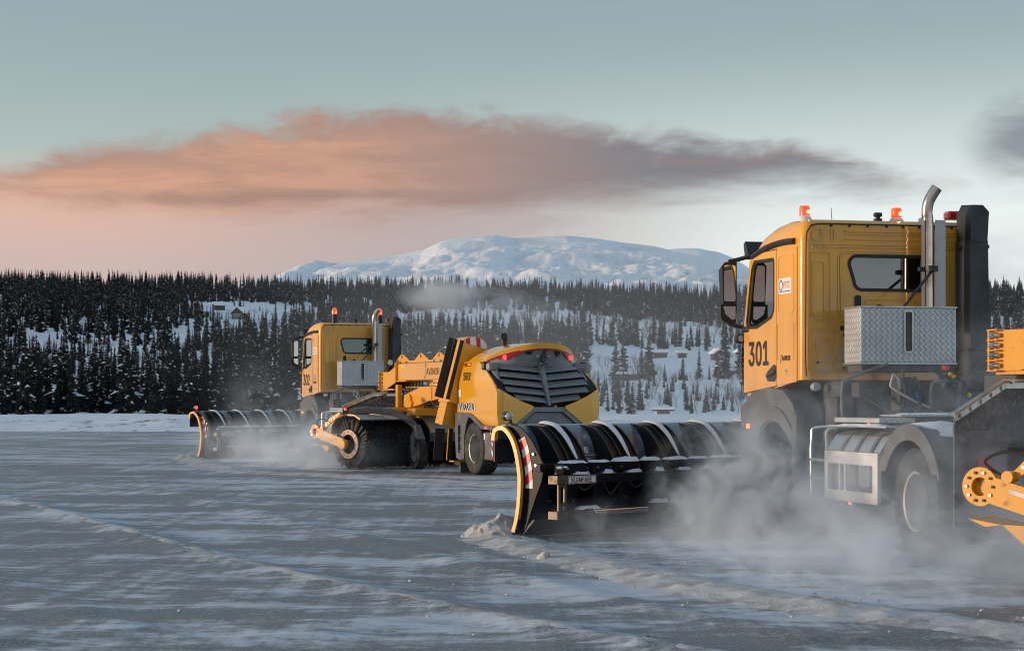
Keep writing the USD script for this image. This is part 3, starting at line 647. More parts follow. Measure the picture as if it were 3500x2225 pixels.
# leafless birches and scrub
bp = []
bca = np.stack([g.uniform(-0.26, 0.27, 9000), np.sqrt(g.uniform(205 ** 2, 900 ** 2, 9000))], 1); bnoise = meshkit.fbm(np.stack([bca[:, 0] * bca[:, 1] / 16, bca[:, 1] / 22, np.full(9000, 4.0)], -1), 3, 77)
for bi in range(9000):
    q = g.random()
    c = bnoise[bi]; a, Y = bca[bi]
    if contains_xy(OPEN, a, Y) and not (Y < 520 and 0.035 < a < 0.075 and c > 0.45): continue
    if a > 0.03 and Y < 420: ok = q < 0.75 * max(0, c - 0.30) * 2.5 * (1 if Y < 330 else .45)
    elif Y < 290 and a < -0.03: ok = q < 0.30
    elif any(contains_xy(k, a, Y) for k in CLEAR): ok = q < 0.22
    else: ok = q < 0.05
    if ok and Y > float(lerp(a, EDGE)) - 6 and all(math.hypot(a * Y - q_[0], Y - q_[1]) > q_[2] * .6 for q_ in CABIN_SPOTS): bp.append((a, Y))
bp = np.array(bp); BX = bp[:, 0] * bp[:, 1]; BY = bp[:, 1]; m = len(bp)
bh = np.where(BY < 330, g.uniform(1.4, 3.3, m), g.uniform(2.0, 6.0, m)); bh = np.where(bp[:, 0] < 0, bh * 0.6, bh)
bk = g.integers(0, 3, m); bt = g.uniform(0, 6.28, m); bz = ground_z(BX, BY)
order = np.argsort(-(bh / BY)); first = np.zeros(m, bool); first[order[:120]] = True
for i in np.nonzero(first)[0]:
    if bp[i, 0] > 0.0: kd = ('thin leafless birch', 'bushy leafless birch', 'wide leafless birch thicket')[bk[i]]; lab = f'{kd} {place_of(bp[i, 0])}'; gr = lab.replace('birch thicket ', 'birch thickets ', 1).replace('birch ', 'birches ', 1).replace('birches thickets', 'birch thickets').replace('shrub ', 'shrubs ', 1)
    else: kd = ('thin leafless shrub', 'bushy leafless shrub', 'wide leafless shrub')[bk[i]]; lab = f'{kd} {place_of(bp[i, 0])}'; gr = lab.replace('birch thicket ', 'birch thickets ', 1).replace('birch ', 'birches ', 1).replace('birches thickets', 'birch thickets').replace('shrub ', 'shrubs ', 1)
    copy_of(BIRCH[bk[i]], 'birch' if bp[i, 0] > 0 else 'shrub', lab, 'birch tree' if bp[i, 0] > 0 else 'shrub', (BX[i], BY[i], bz[i]), math.degrees(bt[i]), bh[i], gr)
r = ~first
instancer('birch_scrub', BIRCH, np.stack([BX, BY, bz, bt, bh, np.ones(m)], 1)[r], bk[r], 'leafless birch scrub scattered over the open snowy slope', 'scrub')
print('birches', m)
# ---------------------------------------------------------------- cabins and sheds on the slope
mat('dark_timber', (0.050, 0.040, 0.036), 0.85, noise=(1.5, (0.075, 0.062, 0.055), 0.4, 0.7))
mat('brown_timber', (0.085, 0.058, 0.042), 0.85, noise=(1.5, (0.12, 0.09, 0.07), 0.4, 0.7))
mat('red_timber', (0.16, 0.030, 0.024), 0.8)
mat('grey_timber', (0.10, 0.098, 0.095), 0.85, noise=(1.5, (0.15, 0.145, 0.14), 0.4, 0.7))
mat('packed_snow_far', (0.78, 0.80, 0.84), 0.85, spec=0.2)
mat('pane_dark', (0.02, 0.022, 0.026), 0.15)
def cabin(name, label, category, x, Y, w, d, h, rise, wall, gable, turn=0.0, snow=.35, window=True, chimney=False, sink=.3, group=None):
    """gable: the pitched end faces the airfield; else the eaves do."""
    X = (x - 1204) / 4700 * Y; z = float(ground_z(X, Y)) - sink
    t = thing(name, label, category, (X, Y, z), turn, group)
    W, Dp = w / 2, d / 2
    pent = lambda half, e: [(-half, 0), (half, 0), (half, h), (0, h + rise), (-half, h)]
    if gable: body = plate(pent(W, 0), d, (0, Dp, 0), (1, 0, 0), (0, 0, 1))
    else: body = plate(pent(Dp, 0), w, (-W, 0, 0), (0, 1, 0), (0, 0, 1))
    obj('wall', body, wall, t)
    half, ln = (W, d) if gable else (Dp, w); ov = .45
    sl = rise / half; rp = [(-half - ov, h - sl * ov), (0, h + rise), (half + ov, h - sl * ov), (half + ov, h - sl * ov + .14), (0, h + rise + .14), (-half - ov, h - sl * ov + .14)]
    sp = [(-half - ov - .05, h - sl * ov + .15), (0, h + rise + .15), (half + ov + .05, h - sl * ov + .15), (half + ov + .12, h - sl * ov + .15 + snow * .5), (half + ov - .1, h - sl * ov + .17 + snow), (.3, h + rise + .12 + snow), (0, h + rise + .14 + snow), (-.3, h + rise + .12 + snow), (-half - ov + .1, h - sl * ov + .17 + snow), (-half - ov - .12, h - sl * ov + .15 + snow * .5)]
    o, ex = ((0, Dp + ov, 0), (1, 0, 0)) if gable else ((-W - ov, 0, 0), (0, 1, 0))
    rf = obj('roof', plate(rp, ln + 2 * ov, o, ex, (0, 0, 1)), M['dark_timber'], t)
    o2 = ((0, Dp + ov + .1, 0)) if gable else (-W - ov - .1, 0, 0)
    obj('roof_snow', plate(sg.Polygon(sp).buffer(-.02).buffer(.02), ln + 2 * ov + .2, o2, ex, (0, 0, 1)), M['packed_snow_far'], rf, 40)
    if chimney: obj('chimney', cbox((W * .1, 0, h + rise + .5), (.6, .6, 1.2), .05), M['grey_timber'], rf)
    front = -Dp - .01 if gable else -Dp - .01
    if window:
        for wx in ((0,) if w < 5 else (-w * .27, 0.0, w * .27)):
            f = obj('window', plate(ring(sg.box(wx - .55, h * .32, wx + .55, h * .85), .14), .06, (0, front, 0), (1, 0, 0), (0, 0, 1)), M['white_print_far'], t)
            obj('pane', plate(sg.box(wx - .44, h * .36, wx + .44, h * .80), .02, (0, front + .03, 0), (1, 0, 0), (0, 0, 1)), M['pane_dark'], f)
            obj('mullion', cbox((wx, front - .05, h * .58), (.08, .05, h * .45), .01), M['white_print_far'], f)
    return t
mat('white_print_far', (0.70, 0.70, 0.70), 0.6)
cabin('cabin', 'red cabin with snowy roof at the left end of the upper clearing', 'cabin', 475, 851, 4.8, 5.5, 2.6, 1.3, M['red_timber'], False, 25, .40)
cabin('cabin', 'brown cabin with a steep snowy gable in the upper clearing above truck 302', 'cabin', 566, 839, 5.2, 6.5, 2.6, 2.2, M['brown_timber'], True, -18, .40)
cabin('cabin', 'small snowy cabin roof half hidden by trees above the red cabin', 'cabin', 515, 914, 4.5, 5.0, 2.3, 1.3, M['dark_timber'], False, 20, .40, False)
cabin('long_shed', 'long low shed with thick snow on its roof at the top of the open field', 'shed', 1545, 567, 5.7, 3.2, 1.6, .45, M['grey_timber'], False, -4, .50, False, True)
cabin('shed', 'small shed under a thick slab of snow, right of the long shed', 'shed', 1604, 560, 2.3, 2.2, 1.5, .25, M['dark_timber'], False, 0, .55, False)
cabin('cabin', 'dark little house with white window and snowy gable beside the near truck', 'cabin', 1688, 542, 2.9, 3.6, 2.0, .95, M['dark_timber'], True, 14, .38)
cabin('cabin', 'snowy roofed hut half hidden behind the door of truck 301', 'cabin', 1746, 547, 3.0, 3.4, 1.8, .8, M['dark_timber'], True, 10, .38, False)
cabin('barn', 'low grey wooden barn standing below the open field behind the sweeper unit', 'barn', 1478, 436, 3.8, 3.0, 1.55, .4, M['grey_timber'], False, -22, .12, False)
cabin('shed', 'small square shed at the edge of the airfield among the grove of spruces', 'shed', 1560, 190, 1.15, 1.1, .55, .08, M['grey_timber'], False, -8, .10, False, sink=.05)
m_ = trimesh.creation.icosphere(3, 1.0); m_.vertices *= (.75 + .5 * meshkit.fbm(m_.vertices * 1.6, 3, 4))[:, None] * [.95, .7, .62]
_x = (1555 - 1204) / 4700 * 213; m_.apply_translation((_x, 213, float(ground_z(_x, 213)) + .35))
tag(obj('snow_mound', m_, M['packed_snow_far'], smooth=True), 'rounded mound of snow behind the small square shed', 'snow mound')
# ---------------------------------------------------------------- vehicle materials
YEL = (0.80, 0.365, 0.008)
mat('yellow', YEL, 0.32, coat=0.8, spec=0.5, noise=(0.8, (0.62, 0.28, 0.02), 0.4, 0.7), dirt=(2.4, (0.44, 0.28, 0.10), 0.56, 0.95, 0.55), bump=(3.0, 0.05, 0.01), streak=(2.0, 2.0, .6))
mat('yellow_dusty', (0.77, 0.345, 0.010), 0.38, coat=0.5, noise=(0.9, (0.50, 0.26, 0.05), 0.35, 0.75), dirt=(3.5, (0.56, 0.37, 0.14), 0.46, 0.84, 0.66), bump=(5.0, 0.06, 0.01), streak=(3.0, 3.0, .55))
mat('black_rubber', (0.012, 0.012, 0.013), 0.55)
mat('black_plastic', (0.016, 0.016, 0.018), 0.5, dirt=(4.0, (0.10, 0.10, 0.105), 0.55, 0.95, 0.75))
mat('black_paint', (0.009, 0.009, 0.011), 0.34, coat=0.3, dirt=(3.0, (0.026, 0.026, 0.029), 0.5, 0.95, 0.6))
mat('grey_plastic', (0.085, 0.088, 0.095), 0.55, dirt=(5.0, (0.19, 0.19, 0.20), 0.45, 0.85, 0.75), bump=(160.0, 0.12, 0.002))
mat('dark_grey', (0.035, 0.037, 0.042), 0.6, dirt=(4.0, (0.12, 0.12, 0.125), 0.45, 0.9, 0.8))
mat('snorkel_black', (0.022, 0.023, 0.026), 0.6, dirt=(2.0, (0.075, 0.078, 0.085), 0.35, 0.8, 0.75))
mat('tyre', (0.016, 0.016, 0.017), 0.75, dirt=(7.0, (0.12, 0.115, 0.11), 0.45, 0.85, 0.9), bump=(60.0, 0.2, 0.004))
mat('rim_steel', (0.46, 0.43, 0.40), 0.42, 0.55, dirt=(6.0, (0.20, 0.18, 0.165), 0.4, 0.8, 0.7))
mat('steel', (0.55, 0.54, 0.52), 0.32, 1.0, noise=(3.0, (0.34, 0.33, 0.32), 0.4, 0.7))
mat('exhaust_steel', (0.56, 0.50, 0.44), 0.24, 1.0, noise=(4.0, (0.36, 0.26, 0.20), 0.4, 0.7))
mat('tank_steel', (0.60, 0.60, 0.60), 0.30, 0.85, dirt=(3.0, (0.30, 0.30, 0.30), 0.4, 0.8, 0.7))
mat('chrome', (0.75, 0.75, 0.77), 0.1, 1.0)
mat('white_print', (0.72, 0.72, 0.72), 0.5)
mat('white_panel', (0.66, 0.65, 0.63), 0.45, dirt=(3.0, (0.40, 0.39, 0.38), 0.4, 0.8, 0.7))
mat('black_print', (0.010, 0.010, 0.011), 0.5)
mat('orange_print', (0.75, 0.16, 0.03), 0.5)
mat('blue_print', (0.02, 0.05, 0.25), 0.5)
mat('red_print', (0.48, 0.012, 0.015), 0.4)
mat('green_part', (0.02, 0.28, 0.07), 0.4)
mat('red_part', (0.5, 0.02, 0.02), 0.35)
mat('yellow_part', (0.7, 0.5, 0.02), 0.4)
mat('blue_part', (0.03, 0.12, 0.4), 0.4)
mat('hose', (0.014, 0.014, 0.015), 0.45)
mat('grey_hose', (0.36, 0.36, 0.36), 0.5)
mat('inside', (0.03, 0.03, 0.033), 0.8)
mat('mirror_glass', (0.75, 0.77, 0.78), 0.03, 1.0)
mat('amber_lens', (0.70, 0.07, 0.005), 0.15, coat=1.0, emit=(1.0, 0.07, 0.008), strength=0.22)
mat('amber_flash', (1.0, 0.5, 0.1), 0.3, emit=(1.0, 0.50, 0.12), strength=2.2)
mat('red_lens', (0.42, 0.01, 0.012), 0.12, coat=1.0)
mat('red_lit', (0.9, 0.03, 0.03), 0.3, emit=(1.0, 0.025, 0.03), strength=1.1)
mat('amber_lit', (0.9, 0.25, 0.05), 0.3, emit=(1.0, 0.10, 0.02), strength=0.9)
mat('amber_lit_dim', (0.9, 0.15, 0.02), 0.3, emit=(1.0, 0.15, 0.02), strength=0.8)
mat('lamp_lens', (0.34, 0.36, 0.38), 0.08, coat=1.0)
mat('packed_snow', (0.74, 0.76, 0.80), 0.85, spec=0.2, bump=(45.0, 0.5, 0.01))
def chequer_material():
    """Aluminium tread plate: slanted raised bars in alternating directions."""
    N = {'tc': ('texture_coordinate', {}), 'sp': ('separate_xyz', {}), 'sum': ('math', {'math_type': 'add'}), 'cv': ('combine_xyz', {})}
    L = [('tc.object', 'sp.vector'), ('sp.x', 'sum.value1'), ('sp.y', 'sum.value2'), ('sum.value', 'cv.x'), ('sp.z', 'cv.y')]
    N['ma'] = ('mapping', {'rotation': (0, 0, 0.785), 'scale': (22.0, 22.0, 22.0)}); L.append(('cv.vector', 'ma.vector'))
    N['v'] = ('voronoi_texture', {'scale': 1.0, 'randomness': 0.0, 'metric': 'manhattan', 'dimensions': '2D'}); L.append(('ma.vector', 'v.vector'))
    N['ck'] = ('checker_texture', {'scale': 1.0, 'color1': (1, 1, 1), 'color2': (0, 0, 0)}); L.append(('ma.vector', 'ck.vector'))
    N['m1'] = ('mapping', {'scale': (6.0, 1.0, 1.0)}); N['m2'] = ('mapping', {'scale': (1.0, 6.0, 1.0)})
    N['w1'] = ('wave_texture', {'scale': 0.314, 'bands_direction': 'x'}); N['w2'] = ('wave_texture', {'scale': 0.314, 'bands_direction': 'y'})
    L += [('ma.vector', 'w1.vector'), ('ma.vector', 'w2.vector')]
    N['x'] = ('mix', {}); L += [('ck.fac', 'x.fac'), ('w1.color', 'x.color1'), ('w2.color', 'x.color2')]
    N['bp'] = ('bump', {'strength': 0.9, 'distance': 0.006}); L.append(('x.color', 'bp.height'))
    N['n'] = ('noise_texture', {'scale': 3.0, 'detail': 5.0}); L.append(('tc.object', 'n.vector'))
    N['r'] = ('rgb_ramp', {'ramp': [(0.3, (0.52, 0.52, 0.53)), (0.7, (0.68, 0.68, 0.69))]}); L.append(('n.fac', 'r.fac'))
    N['x2'] = ('mix', {'mix_type': 'multiply', 'fac': 0.35}); L += [('r.color', 'x2.color1'), ('x.color', 'x2.color2')]
    N['p'] = ('principled_bsdf', {'metallic': 0.45, 'roughness': 0.42}); L += [('x2.color', 'p.base_color'), ('bp.normal', 'p.normal')]
    M['chequer'] = usdkit.material(stage, LK + 'chequer_plate', N, L, surface='p.BSDF')
chequer_material()
def pane_material(name, tint, mix):
    M[name] = usdkit.material(stage, LK + name, {
        'f': ('fresnel', {'IOR': 1.5}), 'mf': ('math', {'math_type': 'multiply_add', 'value2': 1.3, 'value3': mix, 'use_clamp': True}),
        't': ('transparent_bsdf', {'color': tint}), 'g': ('glossy_bsdf', {'color': (0.9, 0.95, 0.97), 'roughness': 0.02}), 'x': ('mix_closure', {})},
        [('f.fac', 'mf.value1'), ('mf.value', 'x.fac'), ('t.BSDF', 'x.closure1'), ('g.BSDF', 'x.closure2')], surface='x.closure')
pane_material('window_glass', (0.36, 0.62, 0.62), 0.03)
pane_material('side_glass', (0.16, 0.34, 0.36), 0.16)
pane_material('dusty_glass', (0.045, 0.075, 0.085), 0.10)
mat('perforated', (0.40, 0.40, 0.41), 0.4, 0.8, noise=(140.0, (0.24, 0.24, 0.24), 0.45, 0.62))

def sub(parent, name):
    return UsdGeom.Xform.Define(stage, numbered(f'{parent.GetPath()}/{name}')).GetPrim()

# ---------------------------------------------------------------- wheels
def tyre_mesh(c, r, w, rim_r, n=64, blocks=40, lug=0.016):
    """A tyre about the x axis with tread blocks."""
    prof = [(rim_r, -w * .40), (rim_r + .02, -w * .46), (r * .80, -w * .5), (r * .93, -w * .48), (r - lug - .006, -w * .44), (r - lug, -w * .38), (r - lug, w * .38), (r - lug - .006, w * .44), (r * .93, w * .48), (r * .80, w * .5), (rim_r + .02, w * .46), (rim_r, w * .40)]
    out = [lathe(prof, c, (1, 0, 0), n)]
    c = np.asarray(c, float)
    for k in range(blocks):
        for row, (x0, x1, off) in enumerate([(-.46, -.20, 0.0), (-.17, .17, 0.5), (.20, .46, 0.0)]):
            a = (k + off) * 2 * np.pi / blocks
            m = cbox((0, 0, 0), ((x1 - x0) * w, 2 * np.pi * r / blocks * 0.70, lug * 1.6), 0.003)
            m.apply_transform(trimesh.transformations.rotation_matrix(0.25 * (1 if row == 0 else -1 if row == 2 else 0), [0, 0, 1]))
            m.apply_translation(((x0 + x1) / 2 * w, 0, r - lug * 0.8)); m.apply_transform(trimesh.transformations.rotation_matrix(a, [1, 0, 0])); m.apply_translation(c); out.append(m)
    return trimesh.util.concatenate(out)

def wheel(t, c, r, w, rim_r, side=-1, dual=False, deep=0.0):
    """side -1: the face looks to -x. deep: how far the disc sits inside."""
    c = np.asarray(c, float); wp = sub(t, 'wheel')
    obj('tyre', tyre_mesh(c, r, w, rim_r), M['tyre'], wp, 30)
    if dual: obj('tyre', tyre_mesh(c - [side * (w + .06), 0, 0], r, w, rim_r, 48, 24), M['tyre'], wp, 30)
    f = side * w / 2
    rim = lathe([(rim_r + .012, f * 1.0), (rim_r + .012, f * .90), (rim_r - .012, f * .84), (rim_r - .03, f * .4), (rim_r - .045, f * (0.2 - deep)), (rim_r * .66, f * (.1 - deep)), (rim_r * .5, f * (.28 - deep)), (rim_r * .34, f * (.3 - deep)), (0.01, f * (.3 - deep))][::(1 if side > 0 else -1)], c, (1, 0, 0), 40)
    obj('rim', rim, M['rim_steel'], wp, 40)
    hub = MB(); hx = f * (.3 - deep)
    hub.cyl(c + [hx, 0, 0], c + [hx + f * .42, 0, 0], rim_r * .36, 24, rim_r * .30, .01)
    obj('hub', tri(hub.p), M['dark_grey'], wp, 35)
    nuts = MB()
    for k in range(10):
        a = k * 2 * math.pi / 10; q = c + [hx, rim_r * .58 * math.cos(a), rim_r * .58 * math.sin(a)]; nuts.cyl(q, q + [f * .16, 0, 0], .016, 6)
    tag(obj('nut', tri(nuts.p), M['steel'], wp), kind='stuff')
    return wp

def bead(poly, y, w=0.012, d=0.008):
    """A raised bead along a rounded outline on the rear wall (x, z)."""
    rg = ring(poly, w)
    return plate(rg, d, (0, y, 0), (1, 0, 0), (0, 0, 1))

def snow_heap(pts, width, height, seed, lift=(0, 0, 1)):
    """Lumpy snow lying along a line."""
    p = np.asarray(pts, float); g = np.random.default_rng(seed); n = max(8, int(np.linalg.norm(p[-1] - p[0]) / 0.03)); t = np.linspace(0, 1, n)
    q = np.stack([np.interp(t, np.linspace(0, 1, len(p)), p[:, k]) for k in range(3)], 1)
    d = q[-1] - q[0]; d /= np.linalg.norm(d); s = np.cross(d, [0, 0, 1]); s /= np.linalg.norm(s); k = 9; V = []
    A_ = np.linspace(-1, 1, k); NZ = meshkit.fbm(np.stack(np.broadcast_arrays(q[:, None, 0] * 9 + seed, q[:, None, 1] * 9, A_[None] * 1.6), -1), 3, seed)
    for i in range(n):
        e = min(1, t[i] * 7 + .05, (1 - t[i]) * 7 + .05)
        for j in range(k):
            a = -1 + 2 * j / (k - 1); h = height * e * math.sqrt(max(0, 1 - a * a)) * (0.45 + 1.1 * NZ[i, j])
            V.append(q[i] + s * a * width / 2 * (0.6 + 0.4 * e) * (0.8 + .4 * g.random()) + [0, 0, h - .004])
    F = [f for i in range(n - 1) for j in range(k - 1) for f in ((i * k + j, i * k + k + j, i * k + k + j + 1), (i * k + j, i * k + k + j + 1, i * k + j + 1))]
    return trimesh.Trimesh(np.array(V), F, process=False)

# ---------------------------------------------------------------- plow trucks
def side_text(t, name, s, h, y, z, m, x=-1.178, squeeze=1.0, bold=False, parent=None):
    return obj(name, text(s, h, 0.003, (x - 0.003 + 0.003, y, z), (0, -1, 0), (0, 0, 1), bold, squeeze), m, parent or t)

def make_truck(number, label, loc, turn, tall_beacons, emblem):
    t = thing('plow_truck', label, 'truck', (*loc, 0), turn)
    Y, G, K, P, ST = M['yellow'], M['grey_plastic'], M['black_plastic'], M['black_paint'], M['steel']
    X0, X1 = -1.165, 1.035
    # cab shell: hull of inset side outlines, hollow, with window openings
    side = np.array([(0.0, 1.74), (0.0, 3.40), (0.03, 3.50), (0.10, 3.555), (0.5, 3.575), (0.95, 3.545), (1.3, 3.47), (1.58, 3.37), (1.74, 3.22), (1.90, 2.75), (1.98, 2.3), (2.0, 1.85), (1.95, 1.6), (1.85, 1.55)])
    cy, cz = 0.95, 2.6; pts = []
    for k in range(5):
        a = k / 4 * math.pi / 2; ins = 0.14 * (1 - math.sin(a)); ix = 0.14 * (1 - math.cos(a))
        for (y, z) in side:
            zz = z - ins * (1.0 if z > 3.0 else 0.0) if z > 3.0 else z
            yy = y + (ins * 0.5 if y < 0.2 else -ins if y > 1.5 else 0)
            for x in (X0 + ix, X1 - ix): pts.append((x, yy, zz))
    outer = hull(pts); inner = outer.copy(); c = np.array([(X0 + X1) / 2, 0.98, 2.6]); inner.vertices = c + (inner.vertices - c) * [0.93, 0.92, 0.93]
    mf = lambda m: manifold3d.Manifold(manifold3d.Mesh(np.asarray(m.vertices, np.float32), np.asarray(m.faces, np.uint32)))
    prism = lambda poly, o, ex, ey, d: mf(plate(poly, d, o, ex, ey))
    swin = sg.Polygon([(0.91, 3.12), (1.52, 3.13), (1.59, 3.06), (1.765, 2.46), (1.74, 2.425), (1.44, 2.42), (0.97, 2.52), (0.91, 2.58)]).buffer(0.03, quad_segs=4).buffer(-0.0)
    rwin = rrect(-0.60, 2.765, 0.375, 3.14, 0.09); rwin = sg.Polygon([(x - 0.0 if z > 2.95 else x + (0.06 if x < -0.1 else -0.02), z) for x, z in rwin.exterior.coords])
    shell = mf(outer) - mf(inner)
    shell -= prism(rwin, (0, 0.3, 0), (1, 0, 0), (0, 0, 1), 0.6)
    shell -= prism(swin, (-1.4, 0, 0), (0, 1, 0), (0, 0, 1), 0.5)
    shell -= prism(swin, (0.8, 0, 0), (0, 1, 0), (0, 0, 1), 0.5)
    wsc = sg.box(X0 + .16, 0, X1 - .16, 0.72)
    shell -= prism(wsc, (0, 2.25, 2.40), (1, 0, 0), (0, -.25, .97), 0.6)
    obj('cab', shell, Y, t, 28)
    # dark seam sheet, door, corner and rear panels stand slightly proud of the shell
    door = sg.Polygon([(0.80, 1.68), (0.80, 3.26), (1.62, 3.26), (1.70, 3.17), (1.90, 2.42), (1.905, 1.60)])
    obj('door', plate(door.difference(swin), 0.006, (X0 - .004, 0, 0), (0, 1, 0), (0, 0, 1)).apply_translation((-.006, 0, 0)), Y, t)
    corner = sg.Polygon([(0.14, 1.72), (0.14, 3.25), (0.785, 3.26), (0.785, 1.68)])
    cut = rrect(.18, 2.30, .74, 3.20, .07)
    obj('corner_panel', tri([plate(corner, 0.006, (X0 - .010, 0, 0), (0, 1, 0), (0, 0, 1)), plate(ring(rrect(.22, 2.50, .72, 3.18, .08), .012), .006, (X0 - .015, 0, 0), (0, 1, 0), (0, 0, 1)), plate(ring(rrect(.22, 1.96, .76, 2.40, .05), .010), .006, (X0 - .015, 0, 0), (0, 1, 0), (0, 0, 1))]), Y, t)
    obj('door_seam', tri([plate(door.buffer(.012, join_style=2), .003, (X0 - .003, 0, 0), (0, 1, 0), (0, 0, 1)), plate(sg.box(.785, 1.66, .80, 3.27), .003, (X0 - .0035, 0, 0), (0, 1, 0), (0, 0, 1))]) if False else plate(ring(door.buffer(.013, join_style=2), .016), .004, (X0 - .0065, 0, 0), (0, 1, 0), (0, 0, 1)), M['black_rubber'], t)
    # side window
    w = obj('side_window', plate(swin.buffer(.01), 0.005, (X0 + .012, 0, 0), (0, 1, 0), (0, 0, 1)), M['side_glass'], t)
    obj('window_seal', plate(ring(swin.buffer(.026), .036), 0.010, (X0 - .014, 0, 0), (0, 1, 0), (0, 0, 1)), M['black_rubber'], w)
    obj('side_window', plate(swin.buffer(.01), 0.005, (X1 - .02, 0, 0), (0, 1, 0), (0, 0, 1)), M['window_glass'], t)
    obj('windscreen', plate(wsc.buffer(.02), .006, (0, 1.965, 2.40), (1, 0, 0), (0, -.25, .97)), M['window_glass'], t)
    # rear wall
    wall = sg.Polygon([(-1.10, 1.84), (-1.10, 3.30), (-1.07, 3.42), (-0.98, 3.475), (0.93, 3.475), (0.98, 3.40), (0.98, 1.90), (0.5, 1.85), (-0.2, 1.84), (-0.5, 1.86), (-0.62, 1.845), (-0.86, 1.845), (-0.93, 1.80)])
    rear = [plate(wall.difference(rwin.buffer(.015)), 0.010, (0, 0.0, 0), (1, 0, 0), (0, 0, 1))]
    obj('rear_wall', tri(rear), M['yellow_dusty'], t)
    yb = -0.0145
    B = [bead(rrect(-1.06, 3.31, -.93, 3.45, .03), yb), bead(rrect(-.83, 3.31, -.78, 3.45, .02), yb)]
    for z0, z1 in ((3.415, 3.435), (3.385, 3.395), (3.325, 3.345), (3.265, 3.275), (3.235, 3.243)):
        B.append(plate(rrect(-.66 if z1 > 3.28 else -1.06, z0, .9, z1, .008), .010, (0, yb, 0), (1, 0, 0), (0, 0, 1)))
    B += [bead(rrect(-1.07, 2.42, -.83, 3.19, .05), yb), bead(rrect(-1.05, 2.46, -.90, 3.08, .04), yb), bead(sg.Polygon([(-1.05, 1.98), (-1.07, 2.05), (-1.07, 2.22), (-1.03, 2.30), (-.80, 2.30), (-.74, 2.22), (-.76, 2.06), (-.82, 1.95)]).buffer(.02), yb), bead(rrect(-1.01, 2.03, -.83, 2.21, .05), yb),
          bead(rrect(-.74, 2.44, .60, 3.20, .10), yb, .010), bead(sg.Polygon([(-.68, 2.42), (-.70, 3.12), (-.66, 3.16), (.44, 3.16), (.48, 3.12), (.46, 2.42)]).buffer(.02), yb, .010), bead(rrect(-.40, 2.40, .20, 2.66, .03), yb, .009), bead(rrect(-.72, 1.92, -.52, 2.06, .04), yb, .010)]
    obj('pressed_bead', tri(B), M['yellow_dusty'], t, 30)
    sl = tube(spline(np.array([(-1.115, -.012, 1.78), (-1.13, -.012, 2.0), (-1.125, -.012, 2.8), (-1.12, -.012, 3.30), (-1.085, -.012, 3.44), (-.98, -.012, 3.495), (-.5, -.012, 3.50), (.2, -.012, 3.50), (.93, -.012, 3.50)]), 5), .009, 6)
    seal = MB().add(sl)
    for i, x in enumerate((-.82, -.6, -.38, -.15, .05, .25, .45, .65)): seal.box((x, -.016, 3.487), (.03, .02, .035), .004)
    seal.build('seal', M['black_rubber'], t)
    rw = obj('rear_window', plate(rwin.buffer(.01), .006, (0, .012, 0), (1, 0, 0), (0, 0, 1)), M['dusty_glass'] if number == '301' else M['window_glass'], t)
    obj('window_seal', plate(ring(rwin.buffer(.022), .036), .012, (0, -.010, 0), (1, 0, 0), (0, 0, 1)), M['black_rubber'], rw)
    for x in (-.50, .32): obj('vent_slot', plate(rrect(x - .037, 2.50, x + .037, 2.70, .03), .02, (0, -.008, 0), (1, 0, 0), (0, 0, 1)), M['black_rubber'], t, 30)
    MB().box((-.24, -.02, 2.565), (.07, .03, .05)).cyl((-.24, -.03, 2.54), (-.24, -.03, 2.60), .01, 8).build('latch', M['black_plastic'], t)
    for x, z, r in ((-.685, 2.325, .030), (-.665, 2.245, .015), (-.665, 1.955, .014), (-.665, 1.875, .014), (-.98, 1.935, .015)): obj('plug', cyl((x, -.008, z), (x, -.018, z), r, 16), M['black_rubber'], t)
    for x, z in ((-1.055, 3.235), (-.965, 3.235), (-1.06, 2.425), (-.95, 2.425), (-1.0, 1.865), (-.93, 1.845)): obj('bolt', cyl((x, -.008, z), (x, -.020, z), .014, 8), M['steel'], t)
    # roof gutter and visor, small things on the roof
    MB().tube(spline([(X0 - .012, .20, 3.318), (X0 - .014, .6, 3.33), (X0 - .012, 1.1, 3.31), (X0 + .0, 1.62, 3.235)], 5), .036, 8).build('gutter', M['black_plastic'], t)
    MB().add(hull([(x, y, z) for x in (X0 + .03, X1 - .03) for y, z in ((1.84, 3.27), (1.98, 3.23), (2.03, 3.42), (1.97, 3.45))])).build('sun_visor', M['black_plastic'], t)
    MB().cyl((-.12, .3, 3.56), (-.12, .3, 3.60), .05, 14).cyl((-.12, .3, 3.60), (-.12, .3, 3.625), .028, 14).box((-.12, .3, 3.645), (.09, .07, .05), .015).build('roof_antenna', M['black_plastic'], t)
    MB().add(lathe([(.07, 3.56), (.07, 3.605), (.055, 3.622), (0, 3.63)], (.459, .3, 0), (0, 0, 1), 20)).build('receiver', M['white_print'], t)
    MB().tube([(-.60, .5, 3.56), (-.595, .53, 3.66), (-.585, .57, 3.74)], .004, 5).build('aerial', M['black_plastic'], t)
    if tall_beacons: MB().tube([(-1.0, 1.3, 3.4), (-1.0, 1.35, 4.0)], .006, 5).build('aerial', M['black_plastic'], t)
